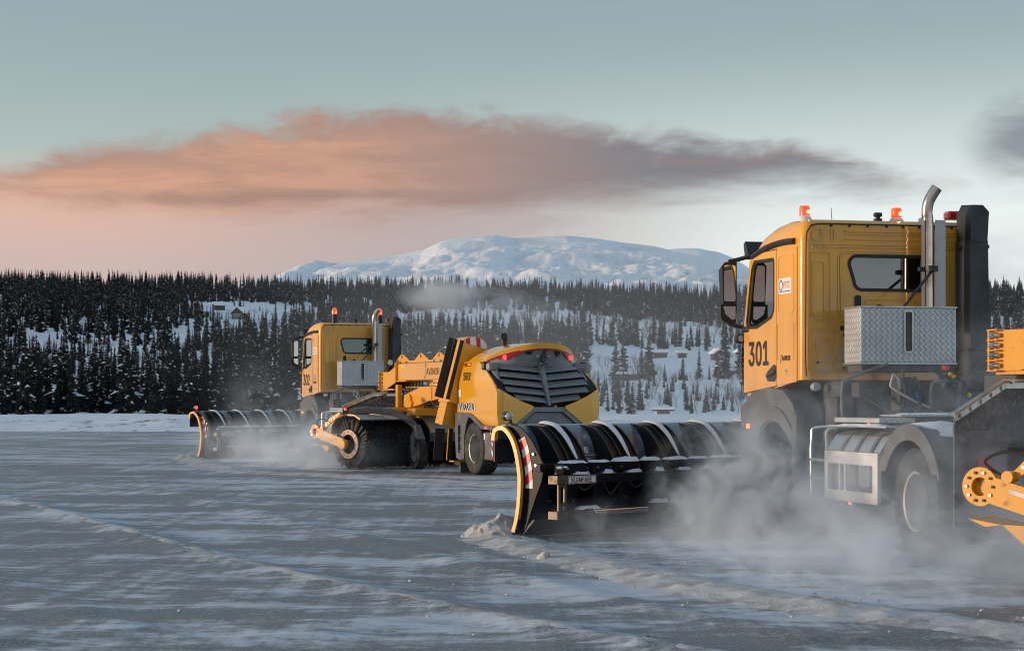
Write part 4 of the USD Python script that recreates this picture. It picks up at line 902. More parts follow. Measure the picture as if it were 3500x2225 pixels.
    for x in ((-.693, .544) if tall_beacons else (-1.015, .111)):
        b = sub(t, 'beacon'); z0 = 3.55
        if tall_beacons:
            obj('base', cyl((x, .3, z0), (x, .3, 3.79), .072, 20), M['black_plastic'], b, 35); zb, r = 3.79, .068
            obj('lens', lathe([(r, zb), (r, zb + .08), (r * .86, zb + .13), (r * .55, zb + .165), (0, zb + .18)], (x, .3, 0), (0, 0, 1), 24), M['amber_lens'], b, 40)
        else:
            obj('base', lathe([(.085, z0), (.08, z0 + .035), (.062, z0 + .06), (0, z0 + .061)], (x, .3, 0), (0, 0, 1), 24), M['white_print'], b, 35); zb, r = 3.612, .062
            obj('lens', lathe([(r, zb), (r, zb + .095), (r * .85, zb + .115), (0, zb + .12)], (x, .3, 0), (0, 0, 1), 24), M['amber_lens'], b, 40)
        obj('flash', cyl((x + .02, .3 - r - .002, zb + .045), (x + .02, .3 - r + .01, zb + .045), .020, 14), M['amber_flash'] if not tall_beacons else M['amber_lit_dim'], b)
    MB().box((.80, .28, 3.65), (.17, .16, .10), .03).build('marker_light', M['red_lens'], t)
    # exhaust stack with its guard, brace
    ex = spline([(.245, -.26, 2.3), (.245, -.26, 3.0), (.245, -.26, 3.50), (.232, -.262, 3.62), (.245, -.275, 3.74), (.285, -.295, 3.83), (.33, -.315, 3.905)], 6)
    MB().tube(ex, .063, 20).tube([(.245, -.26, 2.4), (.245, -.26, 3.5)], .066, 20).build('exhaust_pipe', M['exhaust_steel'], t, 50)
    gp = sg.box(0, 2.45, .125, 3.54); holes = []
    g_ = MB().plate(gp, .004, (.30, -.325, 0), (1, 0, 0), (0, 0, 1)).plate(sg.box(0, 2.45, .10, 3.54), .004, (.427, -.325, 0), (0, 1, 0), (0, 0, 1)).plate(sg.box(0, 2.45, .08, 3.54), .004, (.175, -.32, 0), (0, 1, 0), (0, 0, 1))
    for z in (2.6, 2.75, 2.9, 3.05, 3.2, 3.35): g_.cyl((.335, -.329, z), (.335, -.335, z), .010, 8)
    g_.build('exhaust_guard', M['perforated'], t)
    MB().tube([(.28, -.33, 2.985), (.04, -.45, 2.76), (-.20, -.58, 2.53)], .016, 8).cyl((.25, -.34, 2.96), (.25, -.34, 3.02), .075, 16).box((.17, -.30, 2.985), (.12, .06, .05)).build('brace', M['black_plastic'], t)
    # air intake snorkel with bellows
    hulls = [hull([(x, y, z) for x, y, z in q]) for q in (
        [(.80, -.06, 3.74), (.93, -.06, 3.74), (.74, -.06, 3.62), (1.0, -.06, 3.66), (.74, -.06, 3.30), (.99, -.06, 3.30), (.82, -.34, 3.72), (.93, -.34, 3.72), (.77, -.37, 3.60), (.99, -.37, 3.64), (.77, -.37, 3.30), (.97, -.37, 3.30), (.84, .06, 3.70), (.97, .06, 3.66), (.84, .06, 3.4), (.98, .06, 3.40)],
        [(.73, -.06, 3.32), (1.0, -.06, 3.32), (.76, -.36, 3.32), (.98, -.36, 3.32), (.73, -.06, 2.10), (1.02, -.06, 2.10), (.76, -.38, 2.10), (1.00, -.38, 2.10), (.73, -.10, 2.7), (1.0, -.10, 2.7)])]
    for h_ in hulls: h_.apply_translation((-.05, 0, 0))
    MB().add(hulls[0]).add(hulls[1]).build('air_intake', M['snorkel_black'], t, 60)
    bl = MB()
    for i in range(13): bl.box((.82, -.22, 2.09 - i * .034), (.30 - .02 * (i % 2), .34 - .02 * (i % 2), .018), .006)
    bl.box((.82, -.22, 1.86), (.27, .30, .48), .03).box((.87, -.22, 1.42), (.32, .36, .46), .05).build('bellows', M['snorkel_black'], t)
    for x, z in ((.70, 3.24), (1.0, 3.26), (.73, 2.42)): obj('bracket', cyl((x, -.10, z), (x, -.20, z), .03, 10), M['black_plastic'], t)
    # aluminium locker
    lk = MB().box((-.236, -.58, 2.222), (1.13, .46, .60), .008); lk.build('locker', M['chequer'], t)
    MB().box((-.236, -.575, 2.531), (1.15, .48, .018), .004).box((-.236, -.575, 1.912), (1.15, .48, .02), .004).build('locker_rim', M['tank_steel'], t)
    hd = obj('locker_handle', plate(ring(rrect(-.295, 2.03, -.185, 2.495, .03), .016), .012, (0, -.812, 0), (1, 0, 0), (0, 0, 1)), M['steel'], t)
    obj('recess', plate(rrect(-.28, 2.045, -.20, 2.48, .025), .004, (0, -.811, 0), (1, 0, 0), (0, 0, 1)), M['dark_grey'], hd)
    MB().box((-.74, -.78, 1.885), (.09, .05, .05), .005).box((-.24, -.6, 1.86), (1.08, .4, .08), .005).build('locker_mount', M['dark_grey'], t)
    # mirrors
    mr = sub(t, 'mirror')
    obj('housing', tri([hull([(-1.44 + .02 * (z < 2.75), y, z) for z, y in ((3.15, 1.95), (2.62, 1.95), (3.10, 2.08), (2.68, 2.08))] + [(-1.25, y, z) for z, y in ((3.19, 1.95), (2.62, 1.95), (3.10, 2.08), (2.68, 2.08))] + [(-1.40, 1.95, 3.195), (-1.27, 1.95, 3.20)]),
                        hull([(-1.455, 1.95, 2.68), (-1.25, 1.95, 2.68), (-1.455, 1.95, 2.52), (-1.26, 1.95, 2.45), (-1.42, 1.95, 2.46), (-1.42, 2.06, 2.64), (-1.27, 2.06, 2.64), (-1.42, 2.05, 2.52), (-1.27, 2.05, 2.5)])]), M['black_plastic'], mr, 30)
    obj('glass', plate(rrect(-1.415, 2.715, -1.268, 3.155, .025), .004, (0, 1.948, 0), (1, 0, 0), (0, 0, 1)), M['mirror_glass'], mr)
    obj('glass', plate(sg.Polygon([(-1.425, 2.655), (-1.268, 2.655), (-1.268, 2.50), (-1.31, 2.49), (-1.40, 2.56)]), .004, (0, 1.948, 0), (1, 0, 0), (0, 0, 1)), M['mirror_glass'], mr)
    MB().tube(spline([(-1.34, 2.0, 3.20), (-1.2, 1.95, 3.235), (-1.05, 1.85, 3.28), (-.98, 1.72, 3.29)], 4), .026, 8).tube(spline([(-1.35, 2.0, 2.46), (-1.27, 1.96, 2.42), (-1.15, 1.9, 2.40), (-1.10, 1.75, 2.40)], 4), .024, 8).box((-1.15, 1.83, 2.37), (.10, .20, .07), .02).build('arm', M['black_plastic'], mr)
    MB().add(lathe([(0, 0), (.055, 0), (.062, .02), (.062, .09), (.03, .11), (0, .112)], (-1.20, 1.93, 2.265), (0, 1, 0), 20)).box((-1.16, 2.0, 2.27), (.08, .06, .05), .01).build('work_lamp', M['black_plastic'], t)
    obj('work_lamp_lens', cyl((-1.20, 1.927, 2.265), (-1.20, 1.935, 2.265), .040, 16), M['lamp_lens'], t)
    dfl = MB()
    for k in range(7): dfl.box((X0 - .006, 1.965, 2.13 - k * .068), (.05, .055, .045), .008)
    dfl.tube([(X0 - .01, 1.95, 2.22), (X0 - .015, 1.99, 1.95), (X0 + .005, 1.95, 1.62)], .014, 6).build('corner_deflector', M['black_plastic'], t)
    # lettering and stickers
    side_text(t, 'number', number, .275, 1.745, 1.93, M['black_print'], squeeze=.98, bold=True)
    side_text(t, 'lettering', 'AVINOR', .058, .60, 1.965, M['black_print'], squeeze=.85)
    obj('lettering_mark', tri([cyl((X0 - .012, .645, 1.955), (X0 - .0155, .645, 1.955), .010, 10), cyl((X0 - .012, .625, 2.03), (X0 - .0155, .625, 2.03), .010, 10), bar((X0 - .0135, .642, 1.96), (X0 - .0135, .627, 2.025), .003, .004, .0005)]), M['black_print'], t)
    st = obj('sticker', plate(rrect(.30, 2.735, .71, 2.915, .004), .002, (X0 - .0125, 0, 0), (0, 1, 0), (0, 0, 1)), M['white_print'], t)
    obj('print', text('YETI', .072, .002, (X0 - .0127, .575, 2.80), (0, -1, 0), (0, 0, 1), True, .95), M['orange_print'], st)
    obj('print', tri([lathe([(.048, 0), (.062, 0), (.062, .002), (.048, .002)], (X0 - .0145, .63, 2.835), (1, 0, 0), 20)] + [plate(sg.box(.33 + .03 * k, 2.757, .352 + .03 * k, 2.768), .002, (X0 - .0145, 0, 0), (0, 1, 0), (0, 0, 1)) for k in range(12)]), M['blue_print'], st)
    if emblem:
        em = obj('round_sticker', cyl((X0 - .0105, .50, 2.10), (X0 - .0125, .50, 2.10), .10, 28), M['white_print'], t)
        obj('print', tri([lathe([(.070, 0), (.096, 0), (.096, .002), (.070, .002)], (X0 - .0145, .50, 2.10), (1, 0, 0), 28)]), M['blue_print'], em)
        obj('print', cyl((X0 - .0127, .50, 2.10), (X0 - .0148, .50, 2.10), .045, 20), M['red_print'], em)
    bd = sg.Polygon([(0, 0), (.09, 0), (.09, -.018), (.056, -.022), (.050, -.06), (.040, -.06), (.034, -.022), (0, -.018)])
    obj('badge', plate(bd, .005, (X0 - .010, .50, 1.86), (0, -1, 0), (0, 0, 1)), M['chrome'], t)
    hn = obj('door_handle', plate(sg.Polygon([(.79, 1.78), (.80, 1.90), (.86, 1.915), (1.07, 1.83), (1.09, 1.78), (1.05, 1.745), (.85, 1.74)]).buffer(.012), .012, (X0 - .018, 0, 0), (0, 1, 0), (0, 0, 1)), M['black_plastic'], t)
    obj('grip', bar((X0 - .032, .80, 1.845), (X0 - .030, 1.07, 1.80), .022, .035, .006), M['dark_grey'], hn)
    # seats and wheel seen through the panes
    for x in (-.62, .50):
        MB().box((x, .62, 2.45), (.46, .14, .80), .05, 0, 0, -.12).box((x, .56, 2.92), (.28, .10, .20), .04).box((x, .88, 2.08), (.46, .5, .16), .05).build('seat', M['inside'], t)
    MB().box((X0 / 2 + X1 / 2, 1.70, 2.25), (1.9, .30, .24), .05).build('dashboard', M['inside'], t)
    # bumper corner, wheel arches
    wc = np.array([.72, .52])
    bump = sg.Polygon([(1.84, 1.44), (1.80, .95), (1.76, .40), (1.30, .38), (1.30, .30), (0.0, .30), (0.02, 1.36), (.10, 1.47), (.40, 1.62), (.95, 1.66), (1.45, 1.60), (1.62, 1.50)])
    arch = sg.Point(*wc).buffer(.745, quad_segs=16); low = sg.box(-.4, 0, 1.37, .6)
    bp_ = bump.difference(arch).difference(sg.box(-.3, 0, 1.36, 1.0))
    for sx in (X0 - .075, X1 - .25): MB().plate(bp_, .33, (sx, 0, 0), (0, 1, 0), (0, 0, 1)).build('front_fender', G, t, 30)
    lip = sg.Point(*wc).buffer(.92, quad_segs=16).difference(sg.Point(*wc).buffer(.76, quad_segs=16)).intersection(sg.box(-.2, 1.15, 1.75, 2))
    MB().plate(lip, .05, (X0 - .10, 0, 0), (0, 1, 0), (0, 0, 1)).build('fender_flare', G, t, 30)
    MB().box((-.065, 1.80, .95), (2.16, .36, .95), .08).box((-.065, 1.82, .45), (2.0, .30, .2), .05).build('bumper', G, t)
    MB().box((X0 + .02, .085, .93), (.20, .05, .95), .01).box((X0 - .02, .05, 1.22), (.14, .12, .30), .02).build('mud_flap', M['grey_plastic'], t)
    obj('side_marker', cbox((X0 - .082, 1.56, 1.20), (.02, .09, .055), .008), M['amber_lit'], t)
    # chassis
    ch = MB()
    for x in (-.48, .35): ch.box((x, -1.5, .92), (.09, 6.0, .28), .01)
    for y in (-.3, -1.6, -2.7, -4.1): ch.box((-.065, y, .92), (.8, .10, .2), .01)
    ch.box((-.065, -.1, 1.45), (1.6, .5, .55), .05).box((-.065, .7, 1.2), (1.2, 1.8, .7), .05).box((-.1, -.45, 1.35), (.9, .3, .7), .04).cyl((-1.0, .72, .52), (.9, .72, .52), .09, 16).cyl((-1.0, -3.05, .52), (.9, -3.05, .52), .10, 16)
    ch.box((-.065, -3.05, .60), (.45, .5, .42), .08).build('chassis', M['dark_grey'], t)
    eq = MB()
    for x, y, z, d in ((-.25, -.75, 1.56, (.26, .22, .36)), (-.62, -.5, 1.5, (.25, .2, .42)), (.10, -.7, 1.50, (.22, .26, .30)), (.35, -.6, 1.62, (.2, .2, .34)), (-.9, -.45, 1.35, (.22, .3, .40)), (.62, -.55, 1.35, (.3, .3, .5)), (-.05, -1.2, 1.22, (.5, .5, .22)), (-.6, -1.25, 1.15, (.3, .6, .2))): eq.box((x, y, z), d, .02)
    for x, z in ((-.36, 1.72), (-.29, 1.72)): eq.cyl((x, -.9, z - .10), (x, -.9, z + .04), .045, 14, ch=.01)
    eq.build('air_valve', M['dark_grey'], t)
    hs = np.random.default_rng(5)
    for k in range(11):
        x0, x1 = hs.uniform(-.9, .5), hs.uniform(-.7, .45); z0, z1 = hs.uniform(1.45, 1.8), hs.uniform(1.2, 1.5)
        obj('hose', tube(spline([(x0, -.72, z0), ((x0 * 2 + x1) / 3, -1.05, z0 - .25), ((x0 + 2 * x1) / 3, -1.15, z1 - .08), (x1, -1.2, z1)], 6), hs.uniform(.010, .018), 7), M['hose'], t, 60)
    obj('coil_hose', tube(spline([(-.50, -1.0, 1.79), (-.53, -1.0, 1.70), (-.515, -1.0, 1.645), (-.30, -1.02, 1.52), (-.05, -1.0, 1.42), (.12, -1.0, 1.37), (.29, -1.0, 1.39)], 8), .013, 8), M['grey_hose'], t, 60)
    MB().tube([(-.52, -1.0, 1.80), (-.44, -1.0, 1.73), (-.46, -1.0, 1.70)], .012, 6).build('hose_hook', M['steel'], t)
    obj('coupling', cbox((.123, -.98, 1.865), (.07, .07, .05), .012), M['red_part'], t)
    for x, z in ((.15, 1.80), (.19, 1.775), (.375, 1.57)): obj('coupling', cyl((x, -1.0, z), (x + .03, -1.0, z - .01), .022, 10), M['yellow_part'], t)
    obj('coupling', cyl((-.24, -1.02, 1.60), (-.22, -1.02, 1.52), .014, 8), M['blue_part'], t)
    for a, b in (((-.0, -.9, 1.86), (.33, -1.0, 1.58)), ((.05, -.9, 1.86), (.30, -1.05, 1.52)), ((-.75, -.8, 1.3), (-.2, -1.1, 1.25)), ((-.35, -.9, 1.85), (-.45, -.9, 1.3)), ((.1, -.85, 1.5), (.5, -.9, 1.25))):
        obj('hose', tube(spline([a, ((a[0] + b[0]) / 2 + .05, a[1] - .06, (a[2] + b[2]) / 2 - .06), b], 6), .016, 7), M['hose'], t, 60)
    MB().tube(spline([(-.52, -.9, 1.90), (-.75, -.9, 1.83), (-1.0, -.9, 1.73), (-1.05, -.9, 1.66), (-1.05, -.9, 1.35), (-1.0, -.9, 1.25)], 4), .018, 8).build('handrail', M['grey_plastic'], t)
    MB().tube(spline([(-.06, -1.0, 1.06), (-.06, -1.0, 1.60), (-.03, -1.0, 1.70), (.05, -1.0, 1.715), (.20, -1.0, 1.715), (.26, -1.0, 1.69), (.27, -1.0, 1.6), (.27, -1.0, 1.06)], 4), .018, 8).build('handrail', M['grey_plastic'], t)
    MB().box((-.235, -1.2, 1.345), (.80, .55, .022), .004).build('catwalk', M['chequer'], t)
    for sd_, pl in enumerate(([(-.6, -1.2, 1.355), (.12, -1.2, 1.355)], [(-1.1, -1.0, 1.245), (-1.1, -2.2, 1.245)], [(-.6, -.45, 1.62), (.4, -.45, 1.62)])):
        obj('snow_load', snow_heap(pl, .34 if sd_ == 0 else .22, .022, 60 + sd_), M['packed_snow'], t, True)
    obj('rear_lamp', lathe([(0, 0), (.042, 0), (.042, .05), (.05, .06), (.05, .09), (0, .09)], (-1.02, -.10, 1.66), (0, 1, 0), 20), M['lamp_lens'], t)
    # fuel tank, ladder and guard frame
    tk = sg.Polygon([(-1.15, .62), (-1.15, .98), (-1.06, 1.12), (-.92, 1.16), (-.62, 1.16), (-.62, .52), (-1.05, .52)]).buffer(.02)
    obj('fuel_tank', plate(tk, 1.42, (0, -.78, 0), (1, 0, 0), (0, 0, 1)), M['tank_steel'], t, 35)
    for y in (-1.15, -1.55, -1.95): obj('strap', plate(ring(tk.buffer(.012), .014), .07, (0, y, 0), (1, 0, 0), (0, 0, 1)), M['grey_plastic'], t, 35)
    MB().box((-.92, -1.55, 1.235), (.5, 1.55, .02), .004).box((-.92, -1.45, 1.30), (.4, 1.2, .05), .004).build('step_plate', M['chequer'], t)
    ld = MB(); xl = -1.22
    ld.tube(spline([(xl + .30, -.66, 1.22), (xl + .05, -.46, 1.21), (xl, -.43, 1.10), (xl, -.43, .44)], 4), .017, 8).tube(spline([(xl + .30, -.9, 1.22), (xl + .02, -.88, 1.20), (xl, -.87, 1.0), (xl, -.87, .44)], 4), .017, 8)
    for z in (.46, .66, .86): ld.box((xl, -.65, z), (.05, .44, .03), .004)
    ld.build('ladder', M['tank_steel'], t)
    fr = sg.box(-2.33, .45, -.91, .97).difference(sg.box(-2.20, .56, -1.0, .84))
    MB().plate(fr, .04, (-1.26, 0, 0), (0, 1, 0), (0, 0, 1)).box((-1.24, -1.45, .70), (.03, .04, .30)).box((-1.24, -1.3, .70), (.025, .03, .30)).build('side_guard', M['white_panel'], t)
    obj('side_marker', cbox((-1.13, -1.30, .415), (.02, .05, .03), .005), M['amber_lit'], t)
    obj('side_marker', cbox((-1.13, -1.80, 1.262), (.02, .03, .02), .004), M['amber_lit'], t)
    # rear mudguards, tail lights
    for sx, wd in ((X0 - .085, .62), (.50, .62)):
        o_ = sg.Point(-3.05, .52).buffer(.74, quad_segs=18); i_ = sg.Point(-3.05, .52).buffer(.70, quad_segs=18)
        mg = o_.difference(i_).intersection(sg.box(-3.9, .75, -2.2, 2))
        m_ = MB().plate(mg, wd, (sx, 0, 0), (0, 1, 0), (0, 0, 1))
        rimm = sg.Point(-3.05, .52).buffer(.76, quad_segs=18).difference(sg.Point(-3.05, .52).buffer(.60, quad_segs=18)).intersection(sg.box(-3.9, .80, -2.2, 2))
        m_.plate(rimm, .02, (sx - .005, 0, 0), (0, 1, 0), (0, 0, 1)).build('rear_mudguard', G, t, 30)
    obj('snow_load', snow_heap([(X0 + .2, -2.75, 1.235), (X0 + .2, -3.05, 1.262), (X0 + .2, -3.5, 1.10)], .5, .05, 3), M['packed_snow'], t, True)
    for sx in (-.95, .82):
        MB().box((sx, -4.10, .92), (.42, .10, .62), .02).build('lamp_bracket', M['grey_plastic'], t)
        obj('tail_light', cbox((sx - .05, -4.16, .83), (.13, .04, .30), .015), M['red_lens'], t)
        obj('tail_lamp', cyl((sx - .07, -4.178, .84), (sx - .07, -4.188, .84), .036, 16), M['red_lit'], t)
    MB().box((-.065, -3.05, 1.12), (.9, .8, .12), .03).build('fifth_wheel', M['dark_grey'], t)
    for sx, sd in ((X0 + .10, -1), (X1 - .10, 1)):
        wheel(t, (sx, .72, .52), .52, .30, .287, sd, False, .5)
        wheel(t, (sx - .02 * sd, -3.05, .52), .52, .28, .287, sd, True, 1.1)
    return t

make_truck('301', 'yellow plow truck 301 nearest the camera, half hidden in blown snow', (4.40, 22.77), 13.0, False, False)
make_truck('302', 'yellow plow truck 302 leading, ahead of the louvred sweeper unit', (-3.93, 52.7), 20.0, True, True)
# ---------------------------------------------------------------- runway plows
mat('plow_sheet', (0.075, 0.095, 0.115), 0.40, coat=0.6, noise=(1.3, (0.08, 0.07, 0.07), 0.5, 0.8), dirt=(3.5, (0.46, 0.50, 0.55), 0.50, 0.80, 0.8))
mat('plow_black', (0.007, 0.007, 0.009), 0.42, spec=0.14, dirt=(3.0, (0.016, 0.016, 0.019), 0.5, 0.95, 0.65))
mat('rib_black', (0.007, 0.007, 0.009), 0.40, spec=0.40, dirt=(3.0, (0.016, 0.016, 0.019), 0.5, 0.95, 0.6))
mat('plow_yellow', (0.78, 0.34, 0.010), 0.38, coat=0.4, dirt=(6.0, (0.45, 0.25, 0.05), 0.55, 0.9, 0.6))
mat('blue_black', (0.012, 0.015, 0.026), 0.5)
INNER = [(-.056, .066), (-.10, .20), (-.13, .36), (-.145, .55), (-.142, .70), (-.105, .90), (-.050, 1.054), (.030, 1.16), (.12, 1.206), (.21, 1.172), (.235, 1.064)]
OUTER = [(.20, 1.19), (.12, 1.235), (.03, 1.238), (-.09, 1.215), (-.18, 1.15), (-.26, 1.07), (-.33, .97), (-.385, .88), (-.42, .82)]
def offset_curve(c, d):
    c = np.asarray(spline(np.array([(0, *p) for p in c]), 4))[:, 1:]; t = np.gradient(c, axis=0); t /= np.linalg.norm(t, axis=1, keepdims=True)
    return c + np.stack([-t[:, 1], t[:, 0]], 1) * d
SHEET_IN, SHEET_OUT = offset_curve(INNER, 0.0), offset_curve(INNER, 0.035)
def section(poly, x0, x1):
    """A (y, z) outline extruded along x."""
    return plate(poly, x1 - x0, (x0, 0, 0), (0, 1, 0), (0, 0, 1))
CRES = sg.Polygon(list(map(tuple, SHEET_IN[18:-6])) + [(.20, 1.19)] + OUTER[1:] + [(-.44, .78), (-.40, .62), (-.32, .45), (-.24, .25), (-.18, .10), (-.10, .08), (-.09, .2)]).buffer(0)
CRES_TOP = sg.Polygon(list(map(tuple, offset_curve(INNER, 0.02)[20:-6])) + [(.20, 1.19)] + OUTER[1:] + [(-.43, .72), (-.30, .66), (-.16, .66)]).buffer(0)

def make_plow(label, loc, turn, n, lit):
    t = thing('snow_plow', label, 'snow plow', (*loc, 0), turn)
    L = 0.30 + n * 0.98; BL, P = M['plow_black'], M['black_plastic']
    sheet = sg.Polygon(np.vstack([SHEET_IN, SHEET_OUT[::-1]])).buffer(0)
    for k in range(n):                                               # curved blade sections, side by side
        obj('blade_sheet', section(sheet, 0.05 + k * .98 + .003, 0.05 + (k + 1) * .98 - .003), M['plow_sheet'], t, 30)
        x = 0.05 + k * .98
        for dx, w in ((.31, .022), (.47, .014), (.62, .016), (.79, .024)):
            obj('rib', section(CRES_TOP, x + dx, x + dx + w), M['rib_black'], t, 20)
        cov = sg.Polygon(list(map(tuple, offset_curve(OUTER, .0)))[::1] + list(map(tuple, offset_curve(OUTER, .02)))[::-1]).buffer(0)
        low = affinity.translate(cov, .012, -.022)
        obj('joint_cover', section(low, x + .325, x + .79), BL, t, 30)
        fl = sg.Polygon(list(map(tuple, offset_curve(OUTER, -.002)))[2:] + list(map(tuple, offset_curve(OUTER, .010)))[2:][::-1]).buffer(0)
        obj('rib_flange', section(fl, x + .575, x + .675), BL, t, 30)
        # wind-packed snow tapering down the flange
        c = offset_curve(OUTER, -.006)[2:31]; V = []; m = len(c); g = np.random.default_rng(40 + k)
        for i, (yy, zz) in enumerate(c):
            q = min(1, i / 5 + .3) * (1 - i / (m - 1)) ** .5; hw = .066 * q + .004
            for a, hgt in ((-1, 0), (-.6, .7), (0, 1), (.6, .75), (1, 0)): V.append((x + .625 + a * hw, yy - .001 - .012 * hgt * q, zz + .003 + .034 * hgt * q))
        F = [f for i in range(m - 1) for j in range(4) for f in ((i * 5 + j, i * 5 + j + 1, i * 5 + 6 + j), (i * 5 + j, i * 5 + 6 + j, i * 5 + 5 + j))]
        obj('snow_strip', trimesh.Trimesh(np.array(V), F, process=False), M['packed_snow'], t, True)
        for dx, ln in ((.24, .50), (.78, .38)):                        # brackets under the ribs, with snow on them
            b = obj('bracket', tri([cbox((x + dx + ln / 2, -.455, .765), (ln, .10, .105), .006), cbox((x + dx + ln - .02, -.50, .757), (.03, .16, .12), .004)]), BL, t)
            obj('snow_heap', snow_heap([(x + dx + .01, -.44, .817), (x + dx + ln - .02, -.45, .817)], .12, .030 + .015 * (k % 3 == 1), 7 * k + int(dx * 10)), M['packed_snow'], b, True)
            for bx in (.08, ln - .07): obj('bolt', cyl((x + dx + bx, -.505, .76), (x + dx + bx, -.525, .76), .013, 8), M['steel'], b)
        obj('upright', cbox((x + .33, -.33, .50), (.03, .32, .40), .004), BL, t)
        obj('upright', cbox((x + .84, -.33, .50), (.03, .32, .40), .004), BL, t)
        obj('back_panel', section(sg.Polygon([(-.20, .15), (-.22, .15), (-.30, .60), (-.28, .60)]), x + .02, x + .96), M['blue_black'], t)
        for bx in (.2, .6): obj('bolt', cyl((x + bx + .1, -.25, .40), (x + bx + .1, -.30, .395), .018, 8), M['steel'], t)
        obj('brace', bar((x + .55, -.30, .20), (x + .63, -.24, .08), .012, .05), M['dark_grey'], t)
        if k < n - 1: obj('snow_heap', snow_heap([(x + .45, -.47, .689), (x + .74, -.47, .689)], .14, .05, 90 + k), M['packed_snow'], t, True)
        else: pass
    for k in range(n - 1): obj('snow_heap', snow_heap([(.05 + k * .98 + .98, -.47, .689), (.05 + k * .98 + 1.2, -.47, .689)], .14, .055, 190 + k), M['packed_snow'], t, True)
    # end plates, yellow edges, striped marks
    for x0, sd in ((0.0, -1), (L, 1)):
        ex = x0 + .05 if sd < 0 else x0 - .075
        obj('end_plate', section(CRES, ex, ex + .025), BL, t, 20)
        edge = sg.LineString(np.vstack([INNER])).buffer(.001); c = spline(np.array([(0, *p) for p in INNER]), 5)[:, 1:]
        band = sg.LineString(c).buffer(.023, cap_style=2)
        obj('yellow_edge', section(band, x0 - .024, x0 + .024), M['plow_yellow'], t, 30)
        zone = sg.LineString([p for p in map(tuple, offset_curve(INNER, .085)) if .52 < p[1] < 1.13 and p[0] < .1]).buffer(.050, cap_style=2)
        px = ex - .004 if sd < 0 else ex + .025
        obj('reflector_plate', section(zone, px, px + .003), M['white_print'], t)
        st = [sg.Polygon([(-.6, z - .42), (.4, z + .42), (.4, z + .53), (-.6, z - .31)]) for z in (.50, .72, .94, 1.16)]
        st = union_all([affinity.scale(s, -1, 1, origin=(-.1, 0)) for s in st]).intersection(zone)
        obj('reflector_stripe', section(st, px - .003 if sd < 0 else px + .003, px if sd < 0 else px + .006), M['red_print'], t)
        obj('end_arm', tri([cbox((x0 - sd * .17, -.40, .775), (.34, .06, .09), .005)]), BL, t)
        for yy, zz in ((-.30, .92), (-.33, .80)): obj('bolt', cyl((x0 + sd * .0 - sd * .03, yy, zz), (x0 - sd * .05, yy, zz), .016, 8), M['steel'], t)
        obj('end_beam', tri([cbox((x0 - sd * .19, -.52, .642), (.18, .14, .10), .006)]), M['end_bronze'], t)
        post = rrect(-.075, .30, .075, .60, .004).difference(rrect(-.035, .38, .030, .57, .03))
        obj('end_post', plate(post, .02, (x0 - sd * .20, -.56, 0), (1, 0, 0), (0, 0, 1)), M['end_bronze'], t)
        obj('end_beam', cbox((x0 - sd * .19, -.52, .255), (.18, .14, .095), .006), M['end_bronze'], t)
        obj('end_plate_top', cbox((x0 - sd * .21, -.52, .755), (.13, .03, .11), .004), M['end_bronze'], t)
        for zz, xx in ((.775, -.05), (.775, .04), (.34, -.02)): obj('bolt', cyl((x0 - sd * .21 + xx, -.535 - (.04 if zz < .5 else 0), zz), (x0 - sd * .21 + xx, -.60, zz), .018, 8), M['chrome'], t)
    # cutting edge, beams, cylinder
    obj('cutting_edge', section(sg.Polygon([(.0, .0), (-.03, .0), (-.11, .10), (-.13, .24), (-.09, .22), (-.07, .09)]), -.01, L + .01), M['blue_black'], t)
    obj('lower_panel', section(sg.Polygon([(-.10, .035), (-.14, .035), (-.30, .20), (-.27, .20)]), .06, L - .06), M['blue_black'], t)
    obj('beam', tri([cbox((L / 2 + .14 - 1.3, -.50, .642), (L - .28 - 2.6, .12, .096), .006), cbox((L - .9, -.50, .642), (1.3, .12, .096), .006), cbox((L / 2 + .7, -.47, .652), (L - 2.4, .10, .09), .006)]), BL, t)
    obj('beam', tri([cbox((.28 + .42, -.50, .255), (.84, .12, .09), .006), cbox((L / 2 + .6, -.44, .27), (L - 2.4, .10, .10), .006)]), BL, t)
    obj('snow_heap', snow_heap([(.55, -.49, .298), (.98, -.49, .298)], .12, .04, 77), M['packed_snow'], t, True)
    for k in range(3): obj('snow_heap', snow_heap([(2.0 + k, -.44, .32), (2.45 + k, -.44, .32)], .10, .05, 50 + k), M['packed_snow'], t, True)
    cy = obj('cylinder', cyl((.72, -.56, .268), (1.80, -.56, .262), .034, 18), M['chrome'], t, 40)
    obj('end', tri([cyl((.64, -.56, .268), (.74, -.56, .268), .045, 16), cyl((1.78, -.56, .262), (1.84, -.56, .262), .045, 16)]), M['black_plastic'], cy)
    obj('cap', cyl((.635, -.575, .268), (.65, -.575, .268), .025, 12), M['red_part'], cy)
    hs = np.random.default_rng(8)
    for k in range(2 * n):
        x = .5 + k * .48; obj('hose', tube(spline([(x, -.54, .60), (x + .1, -.56, .60 - hs.uniform(.05, .14)), (x + .3, -.54, .58), (x + .42, -.50, .60)], 5), .009, 6), M['hose'], t, 60)
    # sign
    sn = obj('sign', plate(rrect(.315, .594, .815, .680, .004), .006, (0, -.5600, 0), (1, 0, 0), (0, 0, 1)), M['white_print'], t)
    obj('border', plate(ring(rrect(.320, .599, .810, .675, .004), .007), .002, (0, -.566, 0), (1, 0, 0), (0, 0, 1)), M['red_print'], sn)
    obj('lettering', text('KLEMFARE', .046, .002, (.366, -.566, .612), (1, 0, 0), (0, 0, 1), True, 1.12), M['black_print'], sn)
    # makers' print on the second section
    ey = np.array([0, .33, .944]); ey /= np.linalg.norm(ey); o = lambda x, z: (x, np.interp(z, [p[1] for p in SHEET_OUT[:40]], [p[0] for p in SHEET_OUT[:40]]) - .006, z)
